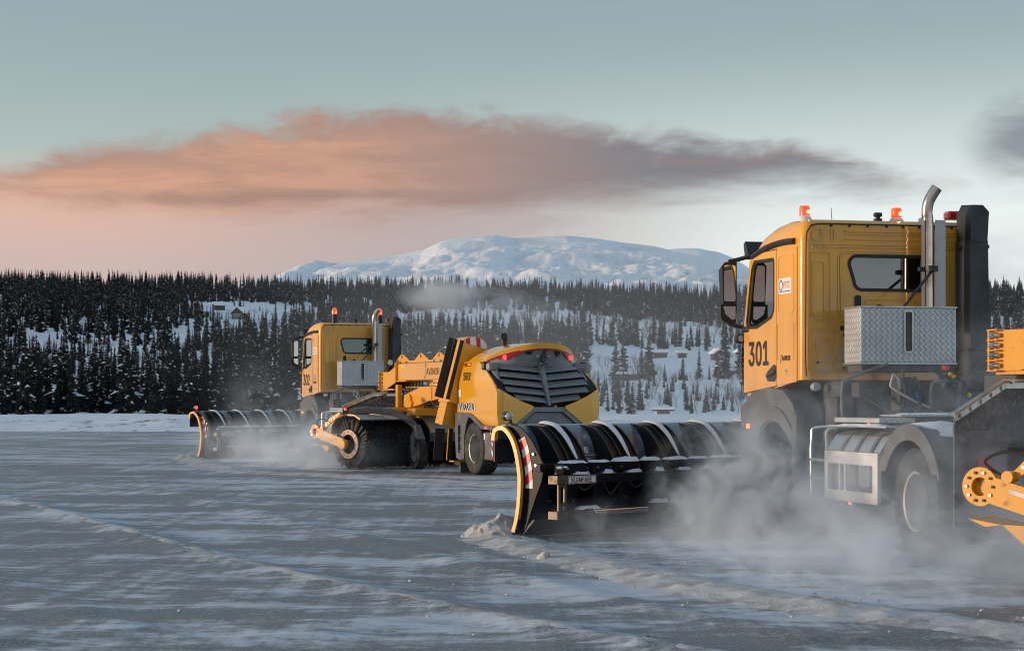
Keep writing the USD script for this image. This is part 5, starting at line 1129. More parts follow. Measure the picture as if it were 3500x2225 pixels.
    pr = MB().add(text('ØVERAASEN', .055, .003, o(.905, .80), (1, 0, 0), ey, True, .70)).add(text('IONAL SYSTEMS', .018, .003, o(1.00, .765), (1, 0, 0), ey, False, .8)).plate(sg.box(0, 0, .42, .006), .003, o(.93, .885), (1, 0, 0), ey)
    for i, x in enumerate((.95, 1.05, 1.15)):
        q = rrect(0, 0, .065, .072, .006).difference(union_all([sg.box(.012, .02, .028, .055), sg.box(.04, .01, .052, .03), sg.box(.02, .045, .05, .055)]) if i != 2 else ring(rrect(.014, .014, .05, .058, .004), .010)); pr.plate(q, .003, o(x, .91), (1, 0, 0), ey)
    pr.build('lettering', M['white_print'], t)
    # rubber flap along the top edge
    obj('flap', section(sg.Polygon([(.225, 1.075), (.240, 1.075), (.238, .83), (.225, .83)]), .0, L), M['blue_black'], t)
    # warning lamp at the end
    lp = sub(t, 'warning_lamp')
    obj('bracket', tri([hull([(.06, .04, 1.225), (.06, .17, 1.225), (.22, .04, 1.225), (.22, .17, 1.225), (.10, .07, 1.265), (.16, .13, 1.275), (.06, .05, 1.25), (.22, .15, 1.255)]), bar((.13, .10, 1.26), (.09, .11, 1.37), .05, .025, .006)]), M['black_plastic'], lp)
    obj('housing', cyl((.06, .13, 1.335), (.045, .055, 1.335), .050, 20, ch=.012), M['black_plastic'], lp, 35)
    obj('lens', lathe([(.046, 0), (.040, .022), (.02, .036), (0, .038)], (.045, .055, 1.335), (-.3, -.95, 0), 20), M['red_lit'] if lit else M['lamp_lens'], lp, 40)
    # lift frame towards the truck
    fx = L * .66
    lf = MB()
    for s in (-.5, .5): lf.bar((fx + s, -.45, .45), (fx + s * .7 - .35, -1.25, .70), .10, .14)
    lf.box((fx - .1, -.62, .45), (1.4, .12, .4)).bar((fx - .9, -.5, .62), (fx - .5, -1.2, .70), .07, .07)
    lf.build('lift_frame', BL, t)
    return t
mat('end_bronze', (0.105, 0.080, 0.060), 0.45, 0.6, dirt=(9.0, (0.035, 0.030, 0.028), 0.45, 0.8, 0.6))
make_plow('wide black snow plow angled ahead of truck 301, nearest the camera', (-0.02, 22.0), 50.0, 8, False)
make_plow('wide black snow plow ahead of truck 302, with a red lamp on its end', (-8.20, 52.0), 60.0, 8, True)
# ---------------------------------------------------------------- towed runway sweepers
mat('sweeper_yellow', (0.76, 0.36, 0.014), 0.22, coat=1.0, noise=(0.6, (0.70, 0.32, 0.014), 0.4, 0.7), dirt=(2.5, (0.50, 0.33, 0.14), 0.62, 0.98, 0.5))
mat('arm_yellow', (0.70, 0.30, 0.008), 0.38, coat=0.35, dirt=(9.0, (0.16, 0.12, 0.09), 0.56, 0.78, 0.75))
mat('louvre_grey', (0.20, 0.205, 0.215), 0.5, bump=(300.0, 0.08, 0.001), dirt=(3.0, (0.27, 0.275, 0.28), 0.45, 0.8, 0.7))
mat('panel_grey', (0.19, 0.20, 0.215), 0.45, dirt=(3.0, (0.14, 0.145, 0.15), 0.4, 0.8, 0.6))
mat('hood_grey', (0.30, 0.31, 0.32), 0.5, dirt=(2.5, (0.42, 0.44, 0.47), 0.45, 0.8, 0.8))
mat('bristles', (0.018, 0.018, 0.018), 0.7, noise=(9.0, (0.06, 0.058, 0.055), 0.5, 0.8))
mat('curtain', (0.065, 0.068, 0.075), 0.75, dirt=(18.0, (0.26, 0.27, 0.29), 0.5, 0.72, 0.9), bump=(30.0, 0.3, 0.01))
mat('ring_tan', (0.56, 0.36, 0.26), 0.6, dirt=(8.0, (0.30, 0.20, 0.15), 0.5, 0.85, 0.8))
mat('mirror_dark', (0.30, 0.34, 0.37), 0.12, 0.9)
mat('red_bar', (0.30, 0.012, 0.022), 0.10, coat=1.0)

def fin(c):                                                            # roof height above z 2.30 over half width 1.15
    return 2.30 + .42 * math.sqrt(max(0, 1 - (c / 1.16) ** 2)) ** 1.15
def make_sweeper(label, loc, turn):
    t = thing('runway_sweeper', label, 'sweeper trailer', (*loc, 0), turn)
    Y, A, G, D = M['sweeper_yellow'], M['arm_yellow'], M['grey_plastic'], M['dark_grey']
    # engine housing: sides, roof, rear corners
    W = 1.15
    sidep = sg.Polygon([(1.91, 2.32), (2.10, 1.27), (1.37, 1.25), (.70, 1.0), (.06, .995), (.02, 1.08), (.02, 1.68), (.10, 1.80), (.35, 1.965), (.65, 2.12), (.985, 2.30)])
    for s in (-1, 1):
        # slightly bulged side skin
        g0 = [];
        P = plate(sidep, .03, (0, 0, 0), (0, 1, 0), (0, 0, 1)); P = P.subdivide_to_size(.16) if hasattr(P, 'subdivide_to_size') else P
        v = P.vertices.copy(); inw = .10 * np.clip((v[:, 2] - 1.7) / .6, 0, 1) ** 2 + .05 * np.clip((1.3 - v[:, 2]) / .3, 0, 1) ** 2 + .015 * np.clip((.15 - v[:, 1]) / .15, 0, 1) ** 2
        v[:, 0] = s * (W - inw - v[:, 0]); P = trimesh.Trimesh(v, P.faces if s < 0 else P.faces[:, ::-1], process=True)
        obj('side_panel', P, Y, t, 40)
    U = np.linspace(-1, 1, 41); Vv = np.linspace(0, 1, 16)
    def roof(u, v):
        x = u * 1.055; arc = np.vectorize(fin)(x * 1.1)
        rear = .96 - .85 * (1 - (u ** 2)) ** 1.0; y = rear + (1.95 - rear) * v
        z = arc - .02 - .10 * np.clip((v - .55) / .45, 0, 1) ** 2 - .02 * (1 - v) ** 2
        return np.stack([x, y, z], -1)
    top = grid_mesh(U, Vv, roof); bot = (top[0] * [0.99, 1, 1] - [0, 0, .05], top[1][:, ::-1])
    rim_t = roof(U, np.zeros_like(U)); rim_b = rim_t * [.985, 1, 1] - [0, -.012, .105]
    obj('roof', tri([trimesh.Trimesh(*top, process=False), trimesh.Trimesh(*bot, process=False)]), Y, t, True)
    obj('visor_rim', strip_between(rim_b, rim_t), Y, t, True)
    fr = np.stack([U * 1.055, np.full_like(U, 1.955), roof(U, np.ones_like(U))[:, 2]], 1)
    obj('front_wall', strip_between(fr, np.stack([U * 1.1, np.full_like(U, 2.08), np.full_like(U, 1.25)], 1)), Y, t)
    # rear corners (yellow) and the dark frame
    for s in (-1, 1):
        p = sg.Polygon([(-1.125, 1.0), (-.84, 1.005), (-.78, 1.03), (-.38, 1.335), (-.345, 1.375), (-.375, 1.41), (-.60, 1.49), (-.86, 1.61), (-1.125, 1.76)]).buffer(-.012).buffer(.012)
        m = plate(p, .04, (0, .045, 0), (1, 0, 0), (0, 0, 1)).subdivide_to_size(.12); v = m.vertices.copy()
        v[:, 1] += -.035 + .055 * np.clip((-.90 - v[:, 0]) / .225, 0, 1) ** 2; v[:, 0] *= -s
        obj('rear_corner', trimesh.Trimesh(v, m.faces if s < 0 else m.faces[:, ::-1], process=True), Y, t, 40)
    fr = sg.Polygon([(-1.05, .975), (-.70, .93), (-.66, .85), (.66, .85), (.70, .93), (1.05, .975), (1.05, 1.69), (.80, 1.58), (.38, 1.40), (.34, 1.33), (-.34, 1.33), (-.38, 1.40), (-.80, 1.58), (-1.05, 1.69)])
    trap = sg.Polygon([(-.70, .96), (-.30, 1.27), (.30, 1.27), (.70, .96)]).buffer(-.02).buffer(.02)
    obj('rear_frame', plate(fr.difference(trap), .05, (0, .06, 0), (1, 0, 0), (0, 0, 1)), M['dark_grey'], t)
    fb = sg.LineString([(-.98, .985), (-.76, .985), (-.33, 1.335), (.33, 1.335), (.76, .985), (.98, .985)]).buffer(.045, join_style=1)
    obj('frame_rib', plate(fb, .03, (0, .030, 0), (1, 0, 0), (0, 0, 1)), M['louvre_grey'], t, 30)
    obj('centre_panel', plate(trap.buffer(.02), .02, (0, .080, 0), (1, 0, 0), (0, 0, 1)), M['panel_grey'], t)
    MB().box((.0, .03, 1.005), (.46, .06, .10), .02).build('plate_lamp', M['black_plastic'], t)
    MB().box((.05, -.003, 1.035), (.20, .01, .015), .003).build('number_plate', M['panel_grey'], t)
    def gsurf(x, z):
        c_ = .09 + (z - 1.40) * .50; e_ = lerp(z, [(1.30, .05), (1.70, .06), (1.80, .14), (1.965, .39), (2.12, .69), (2.30, .99), (2.5, 1.2)]); k_ = np.clip(np.abs(x) / 1.10, 0, 1) ** 3
        return c_ + (e_ - c_) * k_
    # grille: backing, louvres, spine
    gy = lambda x, z: gsurf(x, z) - .03
    N1, N2 = np.linspace(-1, 1, 25), np.linspace(0, 1, 14)
    def back(u, v):
        zt = 2.30 - .0 * np.abs(u); zb = 1.37 + .36 * np.abs(u) ** 1.15; z = zb + (zt - zb) * v; x = u * 1.105
        return np.stack([x, gsurf(x, z), z], -1)
    b_ = grid_mesh(N1, N2, back); obj('grille_back', (b_[0], b_[1]), M['black_plastic'], t, True)
    for s in (-1, 1):
        for k in range(5):
            zi = 2.08 - k * .155; zo = zi + .075; xo = (.86, .92, .93, .90, .72)[k]; xi = .055; n_ = 8; V = []
            for j in range(n_ + 1):
                f = j / n_; x = xi + (xo - xi) * f; z = zi + (zo - zi) * f; h = .112
                q = lambda zz, out: (s * x, gy(x, zz) - out, zz)
                V += [q(z + h, -.015), q(z + h * .94, .004), q(z + .014, .105), q(z, .098), q(z + .006, -.02)]
            F = []
            for j in range(n_):
                for i in range(5):
                    i2 = (i + 1) % 5; a, b, c, d = j * 5 + i, j * 5 + i2, j * 5 + 5 + i2, j * 5 + 5 + i; F += [(a, b, c), (a, c, d)] if s < 0 else [(a, c, b), (a, d, c)]
            e = n_ * 5; F += [(0, 2, 1), (0, 3, 2), (0, 4, 3), (e, e + 1, e + 2), (e, e + 2, e + 3), (e, e + 3, e + 4)]
            obj('louvre', trimesh.Trimesh(np.array(V), F, process=False), M['louvre_grey'], t, 25)
        # plain cheek beside the louvres and the brow above
        C = np.array([(.90, 2.26), (.99, 2.26), (1.01, 2.10), (1.0, 1.96), (.96, 1.90), (.95, 2.0)])
        obj('cheek', hull([(s * x, gy(x, z) - o, z) for x, z in C for o in (-.02, .05)]), M['panel_grey'], t, 25)
    obj('spine', hull([(x, gy(0, z) - o, z) for z, w in ((2.22, .06), (1.42, .03)) for x in (-w, w) for o in (-.02, .11)] + [(0, gy(0, 1.40) - .125, 1.41), (0, gy(0, 2.2) - .125, 2.21)]), M['louvre_grey'], t, 25)
    obj('spine_mark', bar((.0, gy(0, 1.47) - .10, 1.47), (.0, gy(0, 1.53) - .10, 1.53), .012, .01), M['yellow_part'], t)
    brow = [(x, gy(x, 2.20) - .03, 2.20 + .035 * (1 - (x / .9) ** 2) * 0) for x in np.linspace(-.95, .95, 15)]
    obj('brow', strip_between(np.array(brow), np.array([(x, .96 - .85 * (1 - (x / 1.055) ** 2) + .06, fin(x * 1.043) - .16) for x in np.linspace(-.95, .95, 15)])), M['louvre_grey'], t, True)
    obj('camera_window', hull([(x, .96 - .85 * (1 - (x / 1.055) ** 2) + .075 - o + (2.50 - z) * .9, z) for x, z in ((-.46, 2.40), (-.34, 2.54), (.34, 2.54), (.46, 2.40), (.26, 2.32), (-.26, 2.32)) for o in (0, .02)]), M['black_plastic'], t, 20)
    # light bar below the visor
    bars = np.linspace(-.99, .99, 31); lo, hi = [], []
    for x in bars:
        zr = fin(x * 1.1 / 1.055 * 1.0) - .02 - .118; h = .045 + .13 * max(0, (abs(x) - .46) / .5) ** .6 if abs(x) > .46 else .045
        hi.append((x, .96 - .85 * (1 - (x / 1.055) ** 2) + .015, zr)); lo.append((x, .96 - .85 * (1 - (x / 1.055) ** 2) + .03, zr - h))
    obj('light_bar', strip_between(lo, hi), M['red_bar'], t, True)
    for x in (-.74, .74):
        zr = fin(x * 1.05) - .02 - .118 - .07; y0 = .96 - .85 * (1 - (x / 1.055) ** 2) + .012
        lp = obj('tail_light', cyl((x, y0, zr), (x, y0 - .012, zr), .060, 20), M['red_lens'], t)
        dots = [cyl((x + r * math.cos(a), y0 - .012, zr + r * math.sin(a)), (x + r * math.cos(a), y0 - .018, zr + r * math.sin(a)), .0115, 8) for r, m_ in ((0, 1), (.02, 6), (.04, 12)) for a in np.arange(m_) * 2 * math.pi / m_]
        tag(obj('diode', tri(dots), M['red_lit'], lp), kind='stuff')
    for x, r in ((-.10, .065), (.10, .065)):
        obj('mirror_disc', lathe([(0, 0), (r * .6, .012), (r, .04), (r, .05), (0, .05)], (x, .24, 2.42), (0, 1, 0), 24), M['mirror_dark'], t, 40)
    MB().bar((0, .20, 2.54), (0, .30, 2.27), .08, .05, .012).box((0, .27, 2.26), (.16, .10, .06), .02).build('camera_bracket', M['dark_grey'], t)
    for s in (-1, 1):
        MB().box((s * .98, .60, 2.20), (.28, .16, .16), .03, rz=-.3 * s).build('side_camera', M['panel_grey'], t)
        MB().box((s * 1.10, .70, 2.22), (.16, .14, .17), .04, rz=-.3 * s).build('side_camera_hood', M['black_plastic'], t)
        obj('marker_light', cbox((s * 1.055, 1.69, 2.255), (.05, .36, .075), .02), M['red_lens'], t)
        obj('marker_lamp', cbox((s * 1.082, 1.60, 2.258), (.008, .14, .025), .003), M['amber_lit'], t)
    MB().tube(spline([(-.20, 1.80, 2.45), (-.20, 1.80, 2.74), (-.205, 1.78, 2.82), (-.24, 1.72, 2.88)], 4), .065, 18).build('exhaust_pipe', M['black_plastic'], t, 50)
    # lettering
    side_text(t, 'number', '502', .155, 1.80, 1.935, M['black_print'], x=-1.135, squeeze=.95, bold=True)
    side_text(t, 'maker_lettering', 'ØVERAASEN', .155, 2.03, 1.31, M['white_print'], x=-1.1545, squeeze=.72, bold=True)
    side_text(t, 'maker_lettering', 'ØVERAASEN', .150, 2.045, 1.315, M['black_print'], x=-1.1585, squeeze=.70)
    obj('info_plate', plate(sg.box(1.87, 1.58, 2.0, 1.74), .003, (-1.156, 0, 0), (0, 1, 0), (0, 0, 1)), M['white_panel'], t)
    for x in (-.80, .84): obj('lettering', text('AVINOR', .075, .003, (x, .043, 1.055), (1, 0, 0), (0, 0, 1), False, .82), M['black_print'], t)
    for x in (-.88, .77): obj('lettering_mark', tri([cyl((x, .043, 1.05), (x, .040, 1.05), .014, 10), cyl((x + .03, .043, 1.155), (x + .03, .040, 1.155), .014, 10), bar((x, .0415, 1.05), (x + .03, .0415, 1.155), .004, .004, .0005)]), M['black_print'], t)
    cl = union_all([sg.Point(0, .04).buffer(.05), sg.Point(.05, .07).buffer(.045), sg.Point(.10, .04).buffer(.05), sg.box(0, -.01, .10, .05)])
    obj('emblem', tri([plate(ring(cl, .010), .003, (-1.118, .40, 1.09), (0, -1, 0), (0, 0, 1)), plate(ring(sg.Point(.13, .13).buffer(.05), .014), .003, (-1.118, .40, 1.09), (0, -1, 0), (0, 0, 1)), plate(sg.Polygon([(.08, .07), (.095, .07), (.18, .19), (.165, .19)]), .003, (-1.118, .40, 1.09), (0, -1, 0), (0, 0, 1))]), M['blue_print'], t)
    # chassis, wheels, steps, lockers
    MB().box((0, 1.2, .80), (1.7, 2.3, .34), .04).box((0, .05, .80), (1.9, .12, .24), .03).cyl((-.9, 1.12, .51), (.9, 1.12, .51), .09, 16).build('chassis', D, t)
    for s in (-1, 1): wheel(t, (s * 1.0, 1.12, .53), .53, .38, .29, s, False, .9)
    tr = sg.LineString([(2.13, 1.215), (1.50, 1.225), (1.30, 1.20), (.74, .975), (.10, .955)]).buffer(.042, cap_style=2, join_style=1)
    for s in (-1, 1):
        obj('wheel_arch', plate(tr, .34, (-1.175 if s < 0 else .835, 0, 0), (0, 1, 0), (0, 0, 1)), G, t, 30)
        st_ = sg.Polygon([(2.20, 1.19), (1.42, 1.19), (1.56, 1.02), (1.66, .75), (1.68, .30), (1.92, .28), (2.10, .32)]).difference(rrect(1.86, .42, 1.99, 1.0, .03))
        sp = obj('step_unit', plate(st_, .30, (-1.17 if s < 0 else .87, 0, 0), (0, 1, 0), (0, 0, 1)), G, t, 30)
        for z in (.46, .62, .78): obj('rung', cbox((s * 1.02, 1.925, z), (.26, .13, .03), .005), M['steel'], sp)
        lk = obj('locker', cbox((s * 1.01, .44, .59), (.30, .52, .56), .02), G, t)
        zone = sg.box(.18, .34, .245, .70); sx = -1.163 if s < 0 else 1.160
        obj('reflector_plate', plate(zone, .003, (sx, 0, 0), (0, 1, 0), (0, 0, 1)), M['white_print'], lk)
        obj('reflector_stripe', plate(union_all([sg.Polygon([(.16, z), (.26, z + .1), (.26, z + .2), (.16, z + .1)]) for z in (.26, .46, .62)]).intersection(zone), .003, (sx - .003 * (s < 0) + .003 * (s > 0), 0, 0), (0, 1, 0), (0, 0, 1)), M['red_print'], lk)
        obj('button', cyl((s * 1.155, .25, .895), (s * 1.185, .25, .895), .028, 12), M['red_part'], t)
        obj('button', cbox((s * 1.165, .20, .80), (.02, .09, .10), .008), M['green_part'], t)
        obj('button', cbox((s * 1.165, .27, .86), (.02, .05, .05), .008), M['yellow_part'], t)
        obj('label_plate', plate(sg.box(.58, .72, .64, .84), .003, (s * 1.162, 0, 0), (0, 1, 0), (0, 0, 1)), M['white_print'], t)
        obj('marker_lamp', cbox((s * 1.18, .50, .955), (.02, .10, .03), .005), M['red_lit'], t)
        obj('skid', tri([cbox((s * 1.0, 2.05, .20), (.34, .30, .06), .01), cbox((s * 1.0, 1.95, .09), (.30, .10, .16), .005)]), D, t)
        obj('skid_step', cbox((s * 1.05, 2.22, .24), (.36, .25, .03), .005), A, t)
    # blower hood: slanted duct in front of the engine housing, with rubber flaps
    lean = np.array([.27, 0, 1.0]); lean /= np.linalg.norm(lean); across = np.array([lean[2], 0, -lean[0]])
    base = np.array([-1.20, 2.32, 1.45])
    prof = [(-.16, 0), (.40, 0)] + [(.12 + .28 * math.cos(a), 1.28 + .20 * math.sin(a)) for a in np.linspace(0, math.pi, 15)]
    obj('duct', plate(sg.Polygon(prof), .62, base + [0, .34, 0], across, lean), A, t, 30)
    mark = sg.Polygon([(.12 + .265 * math.cos(a), 1.285 + .185 * math.sin(a)) for a in np.linspace(0, math.pi, 15)])
    mk = obj('reflector_plate', plate(mark, .004, base + [0, -.278, 0], across, lean), M['white_print'], t)
    sb = union_all([sg.Polygon([(x, 1.6), (x + .10, 1.6), (x + .24, 1.2), (x + .14, 1.2)]) for x in (-.22, .03, .28)]).intersection(mark)
    obj('reflector_stripe', plate(sb, .003, base + [0, -.282, 0], across, lean), M['red_print'], mk)
    for off, wd in ((-.16, .20), (-.36, .02), (-.38, .20)):
        m_ = M['black_rubber'] if wd > .1 else M['plow_yellow']
        c = base + across * (off + .02) + lean * .66
        obj('flap' if wd > .1 else 'flap_edge', bar(c + lean * -.62 + [0, -.26 + (.10 if off < -.3 else 0), 0], c + lean * .66 + [0, -.26 + (.10 if off < -.3 else 0), 0], wd, .018, .003, (0, 1, 0)), m_, t)
    for k in range(6): q = base + across * -.05 + lean * (.16 + k * .22) + [0, -.272, 0]; obj('bolt', cyl(q, q + [0, -.008, 0], .012, 8), M['steel'], t)
    pn = sg.Polygon([(-.02, 0), (.16, 0), (.34, .98), (.16, .98)])
    obj('side_deflector', plate(sg.Polygon([(0, 0), (.13, 0), (.37, .98), (.24, .98)]), .02, (-1.42, 2.25, 1.0), (1, 0, 0), (0, 0, 1)), M['arm_yellow'], t)
    obj('side_deflector', plate(sg.Polygon([(0, 0), (.50, -.25), (.72, .70), (.24, .98)]), .02, (-1.29, 2.27, 1.0), (1, 0, 0), (0, 0, 1)), M['arm_yellow'], t)
    obj('deflector_face', hull([(-1.44, 2.22, 1.0), (-1.30, 2.22, 1.0), (-1.06, 2.22, 1.98), (-1.20, 2.22, 1.98), (-1.44, 2.62, 1.05), (-1.20, 2.62, 1.98)]), M['arm_yellow'], t)
    for x, wd in ((-1.30, .22), (-1.10, .12)): obj('low_flap', bar((x - .05, 2.45 + wd, .25), (x, 2.45 + wd, .92), wd, .02, .003, (0, 1, 0)), M['black_rubber'], t)
    obj('flap_edge', bar((-1.20, 2.55, .25), (-1.15, 2.55, .92), .02, .03, .003, (0, 1, 0)), M['plow_yellow'], t)
    # gooseneck
    gn = MB().span((-.30, 1.9, 1.985), (.30, 7.87, 2.385), .02); gn.build('gooseneck', Y, t)
    obj('gooseneck_collar', tri([cbox((0, 7.88, 2.185), (.72, .05, .46), .006), cbox((0, 7.55, 1.975), (.66, .6, .03), .005)]), A, t)
    gb = sg.Polygon([(7.9, 2.36), (8.45, 2.20), (9.02, 2.20), (9.02, 1.80), (8.62, 1.80), (7.9, 1.97)])
    for x in (-.30, .26): obj('hitch_cheek', plate(gb, .04, (x, 0, 0), (0, 1, 0), (0, 0, 1)), A, t)
    MB().box((0, 8.5, 2.185), (.50, .9, .03)).box((0, 8.60, 1.78), (.56, .8, .04)).build('hitch_plate', A, t)
    obj('hitch_head', cbox((0, 8.75, 1.99), (.48, .50, .36), .01), M['dark_grey'], t)
    ep = obj('end_plate', cbox((-.30, 9.03, 2.0), (.09, .03, .41), .004), A, t)
    for k in range(5): obj('rib', cbox((-.335, 8.955, 1.80 + k * .10), (.07, .15, .014), .003), A, ep)
    for k in range(4): obj('bolt', tri([cyl((-.340, 8.88, 1.85 + k * .10), (-.340, 9.01, 1.85 + k * .10), .022, 12), cyl((-.340, 8.94, 1.85 + k * .10), (-.340, 8.985, 1.85 + k * .10), .033, 6)]), M['steel'], ep)
    obj('kingpin_post', tri([cbox((0, 9.0, 1.5), (.45, .5, .55), .02)]), D, t)
    teeth = [(5.0, 2.40), (5.0, 2.47)]
    for c_ in (5.37, 6.50, 7.73): teeth += [(c_ - .50, 2.45), (c_ - .10, 2.60), (c_ + .05, 2.61), (c_ + .12, 2.58), (c_ + .42, 2.45)]
    teeth += [(8.15, 2.40)]
    tp = sg.Polygon(teeth).difference(union_all([sg.Point(c_, 2.545).buffer(.045) for c_ in (5.37, 6.50, 7.73)]))
    obj('lifting_plate', plate(tp, .02, (-.24, 0, 0), (0, 1, 0), (0, 0, 1)), A, t)
    for y in (5.25, 5.65, 7.4, 7.8): obj('bolt', cyl((-.25, y, 2.415), (-.275, y, 2.415), .028, 8), M['steel'], t)
    obj('work_lamp', tri([cyl((-.33, 8.15, 2.42), (-.42, 8.02, 2.42), .085, 20, ch=.02), cyl((-.36, 8.35, 2.33), (-.44, 8.28, 2.33), .055, 16, ch=.02)]), M['black_plastic'], t, 35)
    obj('work_lamp_lens', cyl((-.42, 8.02, 2.42), (-.425, 8.013, 2.42), .062, 20), M['lamp_lens'], t)
    obj('marker_lamp', cbox((-.306, 7.55, 2.325), (.014, .09, .05), .004), M['amber_lit'], t)
    side_text(t, 'lettering', 'AVINOR', .155, 6.00, 2.10, M['black_print'], x=-.3015, squeeze=.95)
    obj('lettering_mark', tri([cyl((-.30, 6.08, 2.05), (-.304, 6.08, 2.05), .028, 12), cyl((-.30, 6.03, 2.33), (-.304, 6.03, 2.33), .028, 12), bar((-.302, 6.08, 2.05), (-.302, 6.03, 2.33), .006, .004, .0005)]), M['black_print'], t)
    # slewing ring and lower arm that carries the brush
    obj('slewing_ring', tri([cyl((-.02, 4.9, 1.84), (-.02, 4.9, 1.89), .60, 40, ch=.01), cyl((-.02, 4.9, 1.90), (-.02, 4.9, 1.975), .52, 40)] + [cyl((-.02 + .55 * math.cos(a), 4.9 + .55 * math.sin(a), 1.885), (-.02 + .55 * math.cos(a), 4.9 + .55 * math.sin(a), 1.92), .02, 6) for a in np.arange(24) * .2618]), A, t, 30)
    la = sg.Polygon([(7.38, 1.64), (6.30, 1.83), (4.30, 1.83), (4.30, 1.66), (6.75, 1.38), (7.40, 1.38)])
    for x in (-.32, .26): obj('lower_arm', plate(la, .06, (x, 0, 0), (0, 1, 0), (0, 0, 1)), A, t)
    MB().box((-.0, 5.9, 1.825), (.58, 2.9, .02)).box((0, 7.0, 1.40), (.54, .7, .05)).box((-.33, 5.6, 1.66), (.02, .02, .30)).build('arm_plate', A, t)
    obj('arm_boss', plate(sg.Point(7.0, 1.52).buffer(.15).union(sg.Polygon([(6.85, 1.30), (7.15, 1.30), (7.25, 1.5), (6.75, 1.5)])), .05, (-.37, 0, 0), (0, 1, 0), (0, 0, 1)), A, t, 30)
    MB().box((-.36, 7.62, 1.58), (.12, .14, .62), .015).box((-.36, 7.60, 1.20), (.06, .06, .3)).build('stay_post', A, t)
    MB().cyl((-.36, 7.55, 1.15), (-.36, 7.55, 1.36), .10, 18, .14, .02).build('rubber_boot', M['black_rubber'], t, 40)
    MB().box((0, 5.3, 1.25), (1.9, .5, .16), .02).box((-.1, 6.9, 1.25), (1.5, .35, .14), .02).box((.3, 5.0, 1.5), (.5, .8, .4), .04).build('carrier_frame', A, t)
    rs = np.random.default_rng(3)
    for k in range(6): obj('hose', tube(spline([(-.2, 7.5 - .2 * k, 1.95), (-.3, 7.3 - .25 * k, 1.72 - .05 * k), (-.1, 7.1 - .3 * k, 1.45), (.1, 6.6 - .3 * k, 1.36)], 6), .018, 7), M['hose'], t, 60)
    obj('hose', tube(spline([(-.5, 5.6, 1.33), (-.55, 5.4, 1.45), (-.52, 5.2, 1.50), (-.5, 5.0, 1.40), (-.52, 5.2, 1.32)], 6), .014, 7), M['hose'], t, 60)
    # brush group in its own axes: x along the brush, y ahead
    ba = math.radians(22.0); bo = np.array([-2.46, 5.2, 0]); R = rot(rz=ba); R[:3, 3] = bo
    def bobj(name, m, mt, par=None, smooth=35):
        m = m.copy(); m.apply_transform(R); return obj(name, m, mt, par or t, smooth)
    BLn = 5.3; hub = np.array([0, 0, .55]); g = np.random.default_rng(17)
    V, F = [], []
    for d_ in range(46):
        x = .04 + d_ * (BLn - .08) / 45; nt = 84 if d_ < 3 else 56; cl_ = 22
        for k in range(nt):
            a = k * 2 * math.pi / nt + g.uniform(-.03, .03) + .04 * d_
            if d_ < 3: a += .055 * math.sin(a * cl_)
            r1 = .555 * g.uniform(.94, 1.0) if g.random() > .1 else .50; ax = x + .05 * math.sin(a * 3 + d_) + g.uniform(-.025, .025); sw = -.10
            w0, w1 = .012, .030
            p0 = np.array([x, .20 * math.cos(a), .20 * math.sin(a)]); p1 = np.array([ax, r1 * math.cos(a + sw), r1 * math.sin(a + sw)]); tv = np.array([0, -math.sin(a), math.cos(a)]); h0 = len(V)
            p1[2] = max(p1[2], -.545)
            V += [p0 - tv * w0, p0 + tv * w0, p1 + tv * w1, p1 - tv * w1 * .6 + [.012, 0, 0]]; F += [(h0, h0 + 1, h0 + 2), (h0, h0 + 2, h0 + 3)]
    br = trimesh.Trimesh(np.array(V) + hub, F, process=False)
    bh = bobj('brush', cyl(hub + [.10, 0, 0], hub + [BLn - .1, 0, 0], .44, 40), M['bristles'])
    tag(bobj('bristle', br, M['bristles'], bh, False), kind='stuff')
    bobj('brush_ring', lathe([(.215, -.02), (.32, -.02), (.32, .01), (.215, .01), (.215, -.02)], hub, (1, 0, 0), 48), M['ring_tan'], bh)
    for k in range(12): a = k * .5236; q = hub + [-.02, .268 * math.cos(a), .268 * math.sin(a)]; bobj('bolt', cyl(q, q - [.010, 0, 0], .012, 8), M['dark_grey'], bh)
    bobj('motor', tri([cyl(hub + [-.16, 0, 0], hub + [.08, 0, 0], .10, 24, ch=.012), cbox(hub + [-.05, -.12, -.06], (.10, .16, .10), .02)]), D, bh)
    piv = np.array([-.10, .98, .82])
    arm = sg.LineString([(0, .55), (.98, .82)]).buffer(.105).union(sg.Point(.98, .82).buffer(.155, quad_segs=12)).difference(sg.Point(.98, .82).buffer(.075, quad_segs=10))
    am = bobj('brush_arm', plate(arm, .05, (-.15, 0, 0), (0, 1, 0), (0, 0, 1)), A)
    bobj('pivot_plate', cyl(piv + [.01, 0, 0], piv + [.03, 0, 0], .10, 30), A, am)
    bobj('pivot_cap', cyl(hub + [-.21, 0, 0], hub + [-.15, 0, 0], .115, 28, ch=.015), A, am)
    for k in range(10): a = k * .628; q = piv + [-.05, .115 * math.cos(a), .115 * math.sin(a)]; bobj('bolt', cyl(q, q - [.014, 0, 0], .013, 6), M['steel'] if k % 3 == 0 else D, am)
    bobj('arm_strip', bar((-.155, .38, .70), (-.155, .72, .79), .003, .035, .001), M['white_panel'], am)
    bobj('deflector', tri([hull([(-.12, .80, .52), (-.12, 1.10, .56), (.30, .80, .52), (.30, 1.10, .56), (-.12, .95, .50), (.30, .95, .50)]), hull([(-.12, .52, .46), (-.12, .62, .52), (.34, .52, .34), (.34, .62, .52), (-.12, .80, .52), (.34, .82, .52), (-.12, .60, .36), (.34, .60, .36)])]), A)
